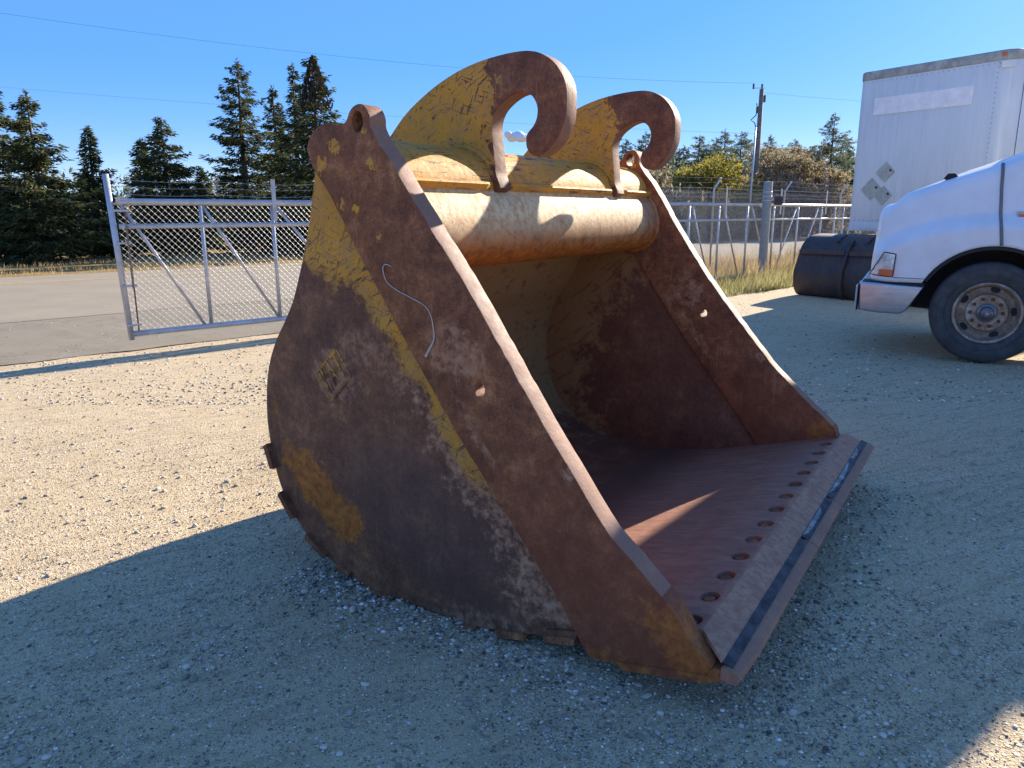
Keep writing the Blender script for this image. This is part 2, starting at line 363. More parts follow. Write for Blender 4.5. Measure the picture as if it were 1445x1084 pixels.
YEL = (0.61, 0.295, 0.034)
def steel(name, build):
    """layers shared by every bucket material; build(m) returns (paint, tan, orange, dark) masks 0..1 or None"""
    m = Mat(name)
    n1 = m.noise(4.5, 7, 0.7); n2 = m.noise(28, 5, 0.7); n3 = m.noise(150, 3, 0.7); st = m.noise(1.6, 6, 0.7, 0.2, sc=(14, 14, 0.7))
    ob = m.noise(9, 5, 0.75, 0.6)
    base = m.ramp(n1*0.30 + n2*0.28 + ob*0.24 + n3*0.18, [(0.36, (0.060, 0.028, 0.019)), (0.45, (0.140, 0.055, 0.028)), (0.51, (0.215, 0.086, 0.040)), (0.57, (0.34, 0.148, 0.062)), (0.66, (0.52, 0.29, 0.125))])
    thin = m.noise(2.0, 4, 0.7, 0.15, sc=(34, 34, 0.7), loc=(2, 0, 0)).step(0.62, 0.66)*n1.step(0.40, 0.55)
    base = m.mix(st.step(0.58, 0.72)*0.35, base, (0.22, 0.14, 0.11))
    base = m.mix(thin*0.50, base, (0.46, 0.28, 0.17))
    base = m.mix(st.step(0.42, 0.30)*0.45, base, (0.035, 0.024, 0.026))
    ln = m.noise(7, 3, 0.55, 0.3, sc=(1.2, 1, 26), rot=(0, 1.15, 0)).step(0.62, 0.66).max(m.noise(6, 3, 0.55, 0.3, sc=(1.2, 1, 30), rot=(0, 1.9, 0), loc=(4, 2, 2)).step(0.63, 0.67))*n1.step(0.42, 0.6)
    base = m.mix(ln*0.35, base, (0.36, 0.24, 0.17))
    spk = m.noise(85, 5, 0.85).step(0.57, 0.62)
    base = m.mix(spk*0.42, base, (0.44, 0.22, 0.11))
    base = m.mix(m.noise(55, 6, 0.85, loc=(9, 9, 9)).step(0.55, 0.61)*0.55, base, (0.045, 0.028, 0.026))
    rag = (n1-0.5)*1.0 + (n2-0.5)*0.55 + (ob-0.5)*0.7
    d = build(m, rag, n1, n2, n3, st)
    c = base
    if d.get('base') is not None: c = m.mix(d.get('basef', 0.6), c, d['base'])
    if d.get('dark') is not None: c = m.mix(d['dark'], c, (0.085, 0.052, 0.046))
    if d.get('tan') is not None:
        c = m.mix((d['tan']*n2.step(0.38, 0.62)), c, (0.38, 0.205, 0.12))
        c = m.mix((d['tan']*n2.step(0.56, 0.74)*0.55), c, (0.50, 0.38, 0.26))
    if d.get('orange') is not None:
        c = m.mix(d['orange']*0.85, c, m.ramp(n2, [(0.35, (0.22, 0.068, 0.014)), (0.65, (0.50, 0.175, 0.028))]))
    if d.get('pale') is not None: c = m.mix(d['pale'], c, d.get('palec', (0.55, 0.44, 0.30)))
    h = n2*0.6 + n3*0.25 + n1*0.5
    if d.get('paint') is not None:
        p = d['paint']
        # scratches: thin curved lines and chips where the paint is gone
        def scr(sc_, ang, lo, hi, seed, ax): return m.noise(sc_, 3, 0.55, 0.25, sc=ax, rot=(0, ang, 0), loc=(seed, seed*.7, 0)).step(lo, hi)
        zone = m.noise(2.3, 3, 0.6, loc=(3, 1, 2)).step(0.40, 0.52)
        s1 = scr(5, 0.5, 0.615, 0.645, 1.0, (2.2, 1, 22))*zone
        s2 = scr(6, -0.35, 0.62, 0.65, 4.0, (2.0, 1, 20)).max(scr(5, 1.2, 0.62, 0.65, 7.0, (2.5, 1, 24)))*n1.step(0.44, 0.54)
        chip = m.noise(38, 4, 0.75).step(0.61, 0.66)
        p = p*(1.0 - s1.max(s2).max(chip))
        yc = m.ramp(n1*0.6+n2*0.4, [(0.3, (0.44, 0.205, 0.030)), (0.55, YEL), (0.75, (0.70, 0.39, 0.07))])
        yc = m.mix((n2*0.5+ob*0.5).step(0.44, 0.60)*0.6, yc, (0.32, 0.185, 0.085))
        if d.get('bleach') is not None: yc = m.mix(d['bleach'], yc, (0.66, 0.54, 0.34))
        under = m.mix(n2.step(0.4, 0.6), (0.085, 0.050, 0.045), (0.15, 0.08, 0.06)); c = m.mix((d['paint'] - p).clamp(), c, under); c = m.mix(p.clamp(), c, yc); h = h + p*0.35
    rough = (n2*0.35 + 0.46)
    return m.out(c, rough, 0.0, h, 0.7, 0.005, spec=0.18)

def d_bar(m):   # distance behind the rear edge of the side bar, positive towards the back of the bucket
    # line through (-1.519,1.441) and (-0.627,0.24)
    a, b = np.array((-1.519, 1.441)), np.array((-0.627, 0.24)); t = (b-a)/np.linalg.norm(b-a); nn_ = np.array((t[1], -t[0]))
    return (m.x - a[0])*nn_[0] + (m.z - a[1])*nn_[1]

def b_sheet(m, rag, n1, n2, n3, st):
    d = d_bar(m)
    low = (d*-1.0 + 0.10 + rag*0.16).step(-0.03, 0.02)*(m.z + rag*0.35).step(0.52, 0.66)
    up = (m.z*1.0 - 1.24 + rag*0.62 + (0.13 - d)*0.9).step(-0.10, 0.05)
    paint = low.max(up)
    tan = ((0.20 - d) + rag*0.34).step(0.0, 0.10)*(m.z).step(1.05, 0.86)
    tan = tan.max((m.blob(-1.69, 0.91, 0.20, 0.17) + rag*0.6).step(0.15, 0.6)*0.6)
    tan = tan.max((m.blob(-1.55, 1.05, 0.30, 0.16) + rag*0.9).step(0.3, 0.7)*0.4)
    tan = tan.max((m.z*-1.0 + 0.11 + rag*0.09).step(0.0, 0.08)*m.x.step(-1.35, -0.9)*0.8)
    org = (m.blob(-1.80, 0.38, 0.36, 0.15, radians(-38)) + rag*1.5).step(0.18, 0.50)
    org = org.max((m.blob(-2.07, 0.74, 0.02, 0.06) + rag*0.5).step(0.1, 0.5)*0.6)
    org = org.max((m.blob(-1.72, 0.30, 0.14, 0.10) + rag*0.7).step(0.1, 0.4))
    dark = (m.blob(-1.2, 0.35, 0.75, 0.40, radians(-25)) + rag*0.5).step(0.1, 0.6)*0.55
    return dict(paint=paint, tan=tan, orange=org, dark=dark, base=(0.110, 0.066, 0.048), basef=0.30)
def b_bar(m, rag, n1, n2, n3, st):
    zone = m.blob(-1.60, 1.80, 0.10, 0.14, radians(10))
    for (a, b, r1, r2) in ((-1.665, 1.735, .09, .09), (-1.57, 1.60, .06, .11), (-1.50, 1.57, .07, .05), (-1.42, 1.72, .08, .08), (-1.34, 1.62, .06, .05), (-1.45, 1.84, .05, .05), (-1.40, 1.47, .05, .05)):
        zone = zone.max(m.blob(a, b, r1, r2)*0.9)
    fl = m.noise(26, 5, 0.72, 0.3, sc=(1.5, 1, 0.8))*0.6 + m.noise(9, 3, 0.6, loc=(5, 5, 5))*0.4
    paint = (fl*2.6 + zone*0.9 - 1.92).step(0.0, 0.05)*zone.step(0.02, 0.25)
    tan = (m.blob(-1.06, 1.08, 0.16, 0.14, radians(-30)) + rag*0.8).step(0.1, 0.55)*0.8
    tan = tan.max((m.blob(-0.60, 0.71, 0.05, 0.05) + rag*0.4).step(0.2, 0.5))
    tan = tan.max((m.blob(-0.98, 0.80, 0.30, 0.05, radians(-55)) + rag*0.8).step(0.35, 0.7)*0.6)
    org = ((m.z*-1.0 + 0.13) + rag*0.16).step(0.0, 0.07)*0.9
    org = org.max((m.blob(-0.20, 0.22, 0.24, 0.14, radians(-50)) + rag*1.5).step(0.15, 0.7)*0.7)
    red = (m.z).step(0.95, 0.25)
    return dict(paint=paint, tan=tan, orange=org, base=(0.220, 0.062, 0.032), basef=red*0.55+0.05)
def b_inner(m, rag, n1, n2, n3, st):    # inside of the far sheet and the back shell
    worn = (m.z - 1.00 - (m.x+1.62)*0.9 + rag*0.9).step(-0.08, 0.12)
    worn = worn.max(((m.x*-1.0) - 1.70 + rag*1.1 + (m.z-0.7)*0.12).step(-0.10, 0.16))
    dk = m.noise(4, 4, 0.6, 0.3, sc=(1.5, 3, 14), rot=(0, 0.7, 0)).step(0.56, 0.64)
    dk = dk.max(m.noise(5, 4, 0.7, 0.2, sc=(9, 9, 0.8)).step(0.58, 0.70)*0.7)
    return dict(pale=worn*(1.0-dk*0.8)*0.8, palec=(0.290, 0.180, 0.080), dark=(1.0-worn)*0.25, base=(0.150, 0.050, 0.028), basef=0.45)
def b_hook(m, rag, n1, n2, n3, st):
    paint = ((m.x*-1.0) - 1.36 + rag*0.38 + (1.95-m.z)*0.10).step(-0.015, 0.015)
    bottom = (m.z - 1.69 + rag*0.16).step(0.0, 0.05)
    return dict(paint=paint*bottom, tan=(rag).step(0.16, 0.42)*0.35, base=(0.12, 0.055, 0.042), basef=0.25)
def b_tube(m, rag, n1, n2, n3, st):
    lower = m.z.step(1.66, 1.64)
    top = (rag*0.9 + 0.42).step(0.05, 0.12)*(1.0-lower)
    bl = (m.z*1.0 - 1.44 + rag*0.10).step(-0.07, 0.12)*lower
    org = (m.z*-1.0 + 1.49 + rag*0.13).step(-0.03, 0.09)*lower
    org = org*(0.55 + 0.45*1.0)
    side = (m.y - 2.12 + rag*0.1).step(0.0, 0.12)*lower
    scf = m.noise(5, 5, 0.75, 0.4, sc=(1.5, 1.0, 9), rot=(0.5, 0, 0)).step(0.55, 0.66)*0.25 + m.noise(30, 5, 0.8).step(0.56, 0.62)*0.35
    return dict(paint=top, pale=(bl*(1.0-side*0.75))*(0.88 - scf), palec=m.mix((n2*0.6+n1*0.4).step(0.42, 0.60), (0.78, 0.60, 0.33), (0.58, 0.34, 0.16)), orange=org*0.95, tan=side*0.5)
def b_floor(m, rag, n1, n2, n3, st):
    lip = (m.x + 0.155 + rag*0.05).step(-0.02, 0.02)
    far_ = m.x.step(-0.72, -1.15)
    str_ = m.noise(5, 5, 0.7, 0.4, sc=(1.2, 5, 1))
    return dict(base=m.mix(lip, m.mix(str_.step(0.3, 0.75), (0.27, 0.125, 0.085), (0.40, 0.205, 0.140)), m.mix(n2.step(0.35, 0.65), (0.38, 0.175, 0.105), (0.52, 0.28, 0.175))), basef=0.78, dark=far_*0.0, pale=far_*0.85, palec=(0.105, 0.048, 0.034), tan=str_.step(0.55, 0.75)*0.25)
def b_edge(m, rag, n1, n2, n3, st):
    return dict(base=(0.38, 0.205, 0.14), basef=0.6, orange=(rag).step(0.15, 0.5)*0.25, tan=(rag).step(0.0, 0.4)*0.3)
def b_plain(m, rag, n1, n2, n3, st): return dict(orange=(rag).step(0.10, 0.45)*0.5)
def b_rim(m, rag, n1, n2, n3, st): return dict(base=(0.30, 0.17, 0.115), basef=0.75, tan=rag.step(0.0, 0.4)*0.5)
M_SHEET, M_BAR, M_INNER, M_HOOK = steel('side_sheet_steel', b_sheet), steel('side_bar_steel', b_bar), steel('worn_inner_steel', b_inner), steel('hook_steel', b_hook)
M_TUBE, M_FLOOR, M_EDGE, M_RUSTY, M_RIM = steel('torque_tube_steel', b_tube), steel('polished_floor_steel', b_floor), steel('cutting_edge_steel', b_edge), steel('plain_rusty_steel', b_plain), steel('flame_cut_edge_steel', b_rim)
M_BLUE = plain('blue_edge_paint', (0.060, 0.046, 0.045), 0.75, var=0.6, scale=18)
M_TEAL = plain('worn_teal_paint', (0.25, 0.26, 0.23), 0.8, var=0.4, scale=18)
M_BLACK = plain('dark_gap', (0.012, 0.011, 0.012), 0.9)

def set_rim(me, mat_rim, wmin, wmax, test):
    """edge faces that the torch cut bare get a second material slot"""
    me.materials.append(mat_rim)
    for p in me.polygons:
        if abs(p.normal.y) < 0.5 and test(p.center, p.normal): p.material_index = 1

# --- side sheets and bars
BACK = [(-1.735, 1.72), (-1.802, 1.477), (-1.899, 1.235), (-1.966, 1.125), (-2.042, 1.02), (-2.098, 0.905), (-2.127, 0.775), (-2.133, 0.613), (-2.093, 0.40), (-1.994, 0.225), (-1.80, 0.083), (-1.5, 0.002), (-1.163, -0.012), (-0.895, 0.026), (-0.569, 0.105)]
BACKS = spline(BACK, 8)
EAR = [(-1.741, 1.788), (-1.725, 1.83), (-1.684, 1.863), (-1.631, 1.877), (-1.560, 1.868), (-1.530, 1.880), (-1.512, 1.908), (-1.49, 1.926), (-1.457, 1.932), (-1.430, 1.916), (-1.415, 1.885), (-1.412, 1.849), (-1.371, 1.787), (-1.327, 1.738), (-1.290, 1.684), (-1.262, 1.645)]
LEAD_N = [(-1.167, 1.518), (-1.013, 1.32), (-0.884, 1.136), (-0.716, 0.893), (-0.553, 0.672), (-0.447, 0.535), (-0.363, 0.463), (-0.262, 0.370), (-0.205, 0.312), (-0.172, 0.262), (-0.150, 0.235), (-0.085, 0.190)]
LEAD_F = [(-1.180, 1.510), (-0.937, 1.165), (-0.650, 0.82), (-0.504, 0.654), (-0.449, 0.605), (-0.312, 0.482), (-0.20, 0.39), (-0.155, 0.345), (-0.13, 0.29), (-0.06, 0.245)]
REARB_N = [(-0.09, 0.150), (-0.37, 0.088), (-0.408, 0.078), (-0.505, 0.066), (-0.545, 0.112), (-0.627, 0.240), (-1.072, 0.796), (-1.324, 1.150), (-1.519, 1.441), (-1.634, 1.622), (-1.719, 1.728)]
REARB_F = [(-0.06, 0.20), (-0.37, 0.11), (-0.408, 0.10), (-0.505, 0.09), (-0.545, 0.125)] + REARB_N[5:]
def bar_outline(lead, rear): return spline(EAR, 4) + spline(lead, 3)[0:] + rear
def chipped(pts, amp, a, b):     # small nicks along the flame-cut leading edge
    out = []
    for p in pts:
        j = amp if a < p[1] < b else 0
        out.append((p[0] + random.uniform(-j, j), p[1] + random.uniform(-j, j)))
    return out
def densify(pts, L=0.03):
    out = []
    for i in range(len(pts)):
        a, b = np.array(pts[i]), np.array(pts[(i+1) % len(pts)]); n = max(1, int(np.linalg.norm(b-a)/L))
        out += [tuple(a + (b-a)*k/n) for k in range(n)]
    return out
hole = circ(-0.957, 0.955, 0.024, 9, 0.026, 0.10); earh = circ(-1.474, 1.873, 0.027, 20, 0.036)
for k, (w0, w1, lead, rear) in enumerate(((0.0, 0.088, LEAD_N, REARB_N), (2.375, 2.463, LEAD_F, REARB_F))):
    ol = chipped(densify(bar_outline(lead, rear), 0.03), 0.0016, 0.3, 1.6)
    me = plate(ol, w0, w1, (hole, earh), 0.0035)
    me.materials.append(M_BAR); set_rim(me, M_RIM, w0, w1, lambda c, n: n.x > 0.45 and 0.36 < c.z < 1.9 and c.x > -1.46)
    obj('side_bar', me, None, BK, smooth=22)
SHO = BACKS + [(-0.545, 0.112), (-0.60, 0.26), (-1.04, 0.81), (-1.29, 1.165), (-1.48, 1.45), (-1.60, 1.635), (-1.66, 1.72)]
for (w0, w1, mt) in ((0.030, 0.072, M_SHEET), (2.392, 2.434, M_INNER)):
    me = plate(SHO, w0, w1, (), 0.004)
    obj('side_sheet', me, mt, BK, smooth=22)
# weld along the rear edge of each bar
for wy, mt in ((0.026, M_RUSTY), (2.391, M_RUSTY)):
    pts = [(-0.627+(-1.519+0.627)*t - 0.004, wy, 0.24+(1.441-0.24)*t - 0.003) for t in np.linspace(0, 1, 60)]
    pts = [(x + random.uniform(-.0012, .0012), y, z + random.uniform(-.0012, .0012)) for (x, y, z) in pts]
    obj('weld_bead', tubem(pts, 0.008, 6, [0.006+random.uniform(0, .003) for _ in pts]), mt, BK, smooth=True)

# --- curved back shell and floor, lofted between near and far side
def skew(u, wv, z):
    k = max(0.0, min(1.0, (u+0.75)/0.5)); k = k*k*(3-2*k); t = wv/2.4
    return (u + 0.030*t*k, wv, z + 0.048*t*k)
def inset(path, d):
    out = []
    for i, p in enumerate(path):
        a, b = np.array(path[max(i-1, 0)]), np.array(path[min(i+1, len(path)-1)]); t = (b-a)/np.linalg.norm(b-a)
        out.append((p[0] - t[1]*d, p[1] + t[0]*d))
    return out
shell_out = spline([(-1.700, 1.66), (-1.760, 1.50), (-1.802, 1.40), (-1.880, 1.235), (-1.950, 1.110), (-2.026, 1.01), (-2.080, 0.90), (-2.110, 0.775), (-2.115, 0.613), (-2.076, 0.41), (-1.982, 0.243), (-1.795, 0.103), (-1.5, 0.022), (-1.163, 0.008), (-0.895, 0.045), (-0.64, 0.105), (-0.40, 0.150)], 6)
shell_in = inset(shell_out, 0.045)
def loft(poly, w0, w1, nseg=1, mat=None, name='part', smooth=30, sk=True, strip=False):
    vs, fs = [], []; n = len(poly)
    for j in range(nseg+1):
        wv = w0 + (w1-w0)*j/nseg
        for (u, z) in poly: vs.append(skew(u, wv, z) if sk else (u, wv, z))
    for j in range(nseg):
        for i in range(n):
            i2 = (i+1) % n; fs.append((j*n+i, (j+1)*n+i, (j+1)*n+i2, j*n+i2))
    me = pyd(vs, fs)
    bm = bmesh.new(); bm.from_mesh(me); bm.verts.ensure_lookup_table()
    for st_ in (0, nseg*n):
        if strip:      # two parallel rails: cap with a row of quads
            for i in range(n//2-1): bm.faces.new([bm.verts[st_+k] for k in (i, i+1, n-2-i, n-1-i)])
            continue
        f = bm.faces.new([bm.verts[st_+i] for i in range(n)])
        bmesh.ops.triangulate(bm, faces=[f], ngon_method='EAR_CLIP')
    bmesh.ops.recalc_face_normals(bm, faces=bm.faces); bm.to_mesh(me); bm.free()
    return obj(name, me, mat, BK, smooth)
nsp = int(len(shell_out)*0.80)
loft(shell_out[:nsp+1] + shell_in[:nsp+1][::-1], 0.073, 2.391, 8, M_INNER, 'back_shell', 30, strip=True)
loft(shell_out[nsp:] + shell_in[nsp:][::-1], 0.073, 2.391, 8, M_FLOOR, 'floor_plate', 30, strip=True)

# --- base edge with counterbored bolt holes, bolts, groove and cutting edge
EA, EB = np.array((-0.420, 0.196)), np.array((-0.150, 0.247))      # top surface of the base edge at the near side
base_low = [(-0.42, 0.196-0.034), (-0.415, 0.105), (-0.10, 0.135), (-0.052, 0.150), (-0.048, 0.190), (-0.062, 0.2035), (-0.150, 0.225), (-0.150, 0.213)]
loft(base_low, 0.0885, 2.50, 8, M_EDGE, 'base_edge', 30)
loft([(-0.415, 0.090), (-0.385, 0.065), (-0.12, 0.118), (-0.040, 0.150), (-0.052, 0.183), (-0.085, 0.182), (-0.10, 0.150)], -0.004, 0.0865, 1, M_BAR, 'corner_shoe', 30)
# top plate, drawn flat (a along slope, b across) with 13 holes then laid on the slope
tv = EB-EA; Ls = np.linalg.norm(tv); tv = tv/Ls; nv = np.array((-tv[1], tv[0]))
NB = 13; bolt_w = [0.137 + i*(2.255-0.137)/(NB-1) for i in range(NB)]
ab = (-0.205-EA[0])/tv[0]
holes = [circ(ab, bw, 0.034, 20, 0.037) for bw in bolt_w]
def lay(me):
    for v in me.vertices:
        a, b, c = v.co; u = EA[0] + tv[0]*a + nv[0]*c; z = EA[1] + tv[1]*a + nv[1]*c
        v.co = skew(u, b, z)
    me.update(); return me
me = plate([(0, 0.0885), (Ls, 0.0885)] + [(Ls, 2.50*k/24) for k in range(2, 24)] + [(Ls, 2.43), (Ls-0.035, 2.50), (0, 2.50)], -0.034, 0.0, holes, 0.002, order='xyz')
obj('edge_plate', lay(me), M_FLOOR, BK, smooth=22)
loft([(-0.1495, 0.2465), (-0.149, 0.2255), (-0.0625, 0.204), (-0.058, 0.210)], 0.004, 2.50, 8, M_FLOOR, 'edge_bevel', 20)
for v in [o for o in BK.children if o.name.startswith('edge_bevel')][0].data.vertices:
    if v.co.y < 0.05: v.co.y = min(0.0885, max(0.004, 0.0885*(-0.060 - v.co.x)/0.09))
bz = []
for k, bw in enumerate(bolt_w):
    bm = bmesh.new(); bmesh.ops.create_cone(bm, cap_ends=True, segments=random.choice((6, 8, 12)), radius1=0.0245, radius2=0.020, depth=0.026, matrix=Matrix.Translation((ab-0.002, bw, -0.021)) @ Matrix.Rotation(random.random()*3, 4, 'Z'))
    me = bpy.data.meshes.new('m'); bm.to_mesh(me); bm.free()
    b_ = obj('bolt', lay(me), M_RUSTY, BK, smooth=25)
    me = plate(circ(ab, bw, 0.0335, 20, 0.0365), -0.0350, -0.0335, (), 0.0005, order='xyz')
    obj('recess_shade', lay(me), M_BLACK, b_)  # black disc at the counterbore bottom, shade of the recess put into its colour
# groove strip (blue-black paint with worn teal patches) and three cutting edge segments
ge = [(-0.004, 1.018), (1.024, 1.530), (1.536, 2.530)]
for (a, b) in ge:
    nose = [(-0.047, 0.158), (-0.046, 0.196), (-0.030, 0.1985), (-0.012, 0.195), (0.006, 0.186), (0.014, 0.172), (0.008, 0.157), (-0.010, 0.150)]
    seg_ = loft(nose, a if a > 0.2 else -0.010, b, 6, M_EDGE, 'cutting_edge', 25)
    if a < 0.2:
        for v in seg_.data.vertices:      # rounded near corner
            if v.co.y < 0.05: v.co.x -= 0.012; v.co.y += 0.0
    g = loft([(-0.060, 0.2055), (-0.058, 0.2110), (-0.040, 0.2040), (-0.026, 0.2015), (-0.026, 0.1975), (-0.040, 0.1975)], a+0.01, b-0.008, 6, M_BLUE, 'groove_filler', 25)
def teal(a, b, n=14):
    top, bot = [], []
    for i in range(n+1):
        wv = a + (b-a)*i/n; e = sin(pi*i/n)**0.5
        top.append((-0.0568 + 0.003*(1-e), wv)); bot.append((-0.0568 + 0.026*e*random.uniform(.6, 1), wv))
    vs = [skew(u, wv, 0.2115 - (u+0.058)*0.36) for (u, wv) in top + bot[::-1]]
    obj('worn_paint_patch', pyd(vs, [tuple(range(len(vs)))]), M_TEAL, BK)
teal(1.04, 1.40); teal(1.58, 2.10); teal(2.15, 2.35, 8)

# --- torque tube: upper cylinder running into the curved lower sheet
arc = [(-1.53 + 0.180*cos(t), 1.65 + 0.180*sin(t)) for t in np.linspace(radians(178), radians(2), 26)]
low = spline([(-1.345, 1.640), (-1.312, 1.600), (-1.288, 1.540), (-1.279, 1.480), (-1.288, 1.425), (-1.318, 1.376), (-1.370, 1.340), (-1.450, 1.322), (-1.560, 1.335), (-1.680, 1.375), (-1.765, 1.42)], 6)
me_t = loft(arc + low, 0.0885, 2.3745, 14, M_TUBE, 'torque_tube', 32, sk=False)
for (a, b, ca, cb) in ((0.0885, 0.655, 0, 0.05), (0.815, 1.845, 0.035, 0.035), (1.985, 2.3745, 0.035, 0)):
    pf = [(-1.352, 1.640), (-1.350, 1.684), (-1.330, 1.681), (-1.322, 1.672), (-1.336, 1.652)]
    n = len(pf); vs = []
    for (wv, sc) in ((a, 0.25 if ca else 1), (a+ca+1e-4, 1), (b-cb-1e-4, 1), (b, 0.25 if cb else 1)):
        for (u, z) in pf: vs.append((-1.352 + (u+1.352)*sc, wv, z))
    fs = [(j*n+i, j*n+(i+1) % n, (j+1)*n+(i+1) % n, (j+1)*n+i) for j in range(3) for i in range(n)] + [tuple(range(n))[::-1], tuple(range(3*n, 4*n))]
    bm = bmesh.new(); bm.from_mesh(pyd(vs, fs)); bmesh.ops.recalc_face_normals(bm, faces=bm.faces); me = bpy.data.meshes.new('m'); bm.to_mesh(me); bm.free()
    obj('ledge', me, M_TUBE, BK, smooth=20)
# fillet where the tube meets the far and near bar
for wv, sgn in ((2.372, -1), (0.091, 1)):
    pts = [(u+0.003, wv, z) for (u, z) in low[:44]]
    obj('weld_bead', tubem(pts, 0.016, 8, [0.012 + random.uniform(0, .004) for _ in pts]), M_TUBE, BK, smooth=True)

# --- hooks
HK = [(-1.934, 1.898), (-1.825, 1.998), (-1.685, 2.083), (-1.554, 2.139), (-1.429, 2.172), (-1.31, 2.188), (-1.219, 2.192), (-1.163, 2.187), (-1.116, 2.172), (-1.067, 2.142), (-1.028, 2.098), (-1.004, 2.048), (-0.998, 1.99), (-1.003, 1.925), (-1.020, 1.878), (-1.045, 1.838), (-1.086, 1.800), (-1.129, 1.783), (-1.160, 1.788), (-1.182, 1.812), (-1.188, 1.838), (-1.186, 1.863), (-1.175, 1.880), (-1.152, 1.902), (-1.137, 1.932), (-1.134, 1.968), (-1.146, 1.999), (-1.165, 2.020), (-1.198, 2.034), (-1.240, 2.031), (-1.291, 2.008), (-1.337, 1.970), (-1.358, 1.920), (-1.356, 1.870), (-1.350, 1.815), (-1.344, 1.765), (-1.338, 1.715), (-1.320, 1.672), (-1.325, 1.650), (-1.40, 1.62), (-1.55, 1.56), (-1.73, 1.53), (-1.81, 1.44), (-1.84, 1.33), (-1.925, 1.13), (-2.055, .93), (-2.10, .70), (-2.09, .50), (-2.22, .42), (-2.34, .55), (-2.395, .80), (-2.40, 1.05), (-2.34, 1.32), (-2.22, 1.55), (-2.08, 1.75)]
hko = spline(HK, 4, closed=True)
for (w0, w1, wear) in ((0.680, 0.772, None), (1.870, 1.962, None)):
    me = plate(hko, w0, w1, (), 0.006, 3)
    me.materials.append(M_HOOK); set_rim(me, M_RIM, w0, w1, lambda c, n: c.x > -1.45 and c.z > 1.70)
    hk = obj('hook', me, None, BK, smooth=22)
    # weld bead round the hook foot on both faces, following the tube
    for wf in (w0, w1):
        pts = [(-1.53 + 0.186*cos(t), wf, 1.65 + 0.186*sin(t)) for t in np.linspace(radians(12), radians(150), 40)]
        pts = [(x+random.uniform(-.002, .002), y, z+random.uniform(-.002, .002)) for x, y, z in pts]
        obj('weld_bead', tubem(pts, 0.015, 8, [0.011+random.uniform(0, .005) for _ in pts]), M_HOOK, hk, smooth=True)

# --- wear bars on the heel
def at_path(path, q):
    return min(range(len(path)), key=lambda i: (path[i][0]-q[0])**2 + (path[i][1]-q[1])**2)
WB = [((-2.133, 0.555), (-2.096, 0.445)), ((-2.062, 0.342), (-1.980, 0.235)), ((-1.915, 0.170), (-1.800, 0.098)), ((-1.740, 0.075), (-1.66, 0.050)), ((-1.545, 0.018), (-1.415, 0.0)), ((-1.337, -0.008), (-1.200, -0.012)), ((-1.125, -0.010), (-0.999, 0.006)), ((-0.905, 0.027), (-0.780, 0.050)), ((-0.695, 0.076), (-0.568, 0.106))]
for (a, b) in WB:
    a, b = np.array(a), np.array(b); t = (b-a)/np.linalg.norm(b-a); n_ = np.array((t[1], -t[0]))      # outward
    if n_[1] > 0.6: n_ = -n_
    j = random.uniform(-.003, .003)
    pl = [a - n_*0.010, b - n_*0.010, b + n_*0.016 - t*0.006, a + n_*(0.017+j) + t*0.004]
    loft([tuple(p) for p in pl], 0.006 + random.uniform(-.008, .006), 2.455, 1, M_RUSTY, 'wear_bar', 20)
loft([(-0.69, 0.108), (-0.565, 0.140), (-0.568, 0.103), (-0.695, 0.073)], 0.012, 0.028, 1, M_INNER, 'wear_pad', 20)

# --- welded diamond emblem with raised letters
EM = bpy.data.objects.new('emblem', None); COL.objects.link(EM); EM.parent = BK
E_T, E_L, E_B, E_R = np.array((-1.680, 1.028)), np.array((-1.799, 0.909)), np.array((-1.723, 0.799)), np.array((-1.600, 0.923))
def b_embl(m, rag, n1, n2, n3, st): return dict(paint=(rag*1.6 - 0.07 + (m.x*-1.0-1.68)*1.0 + (m.z-0.92)*1.6).step(-0.02, 0.05), tan=(rag).step(-0.2, 0.3))
M_EMB = steel('emblem_steel', b_embl)
cs = [E_T, E_R, E_B, E_L]
for i in range(4):
    a, b = cs[i], cs[(i+1) % 4]; pts = [(a[0]+(b[0]-a[0])*t+random.uniform(-.001, .001), 0.029, a[1]+(b[1]-a[1])*t+random.uniform(-.001, .001)) for t in np.linspace(0, 1, 18)]
    obj('weld_border', tubem(pts, 0.005, 6, [0.0045+random.uniform(0, .0015) for _ in pts]), M_EMB, EM, smooth=True)
dv = (E_T-E_L)/np.linalg.norm(E_T-E_L); uv = np.array((dv[1]*-1, dv[0]))   # text runs lower left to upper right
uv = (E_L-E_B)/np.linalg.norm(E_L-E_B)
org_ = E_B + (E_L-E_B)*0.20 + (E_R-E_B)*0.10
for k, ch in enumerate('WAT'):
    fc = bpy.data.curves.new('t', 'FONT'); fc.body = ch; fc.size = 0.135; fc.extrude = 0.006; fc.bevel_depth = 0.0008
    o = bpy.data.objects.new('t', fc); COL.objects.link(o); dg = bpy.context.evaluated_depsgraph_get()
    me = bpy.data.meshes.new_from_object(o.evaluated_get(dg)); bpy.data.objects.remove(o)
    xs = [v.co.x for v in me.vertices]; x0, x1 = min(xs), max(xs)
    for v in me.vertices:
        a = ((v.co.x-x0)/(x1-x0)*0.045 + 0.051*k); b = v.co.y*1.15
        p = org_ + dv*a + uv*b; v.co = (p[0], 0.0295 - v.co.z, p[1])
    me.flip_normals(); me.update(); me.materials.clear()
    obj('letter', me, M_EMB, EM)
# diamond backing so the emblem reads as a raised plate
me = plate([tuple(c*0.985 + np.array((-1.70, 0.915))*0.015) for c in cs], 0.0275, 0.0298, (), 0.001); obj('emblem_plate', me, M_SHEET, EM)

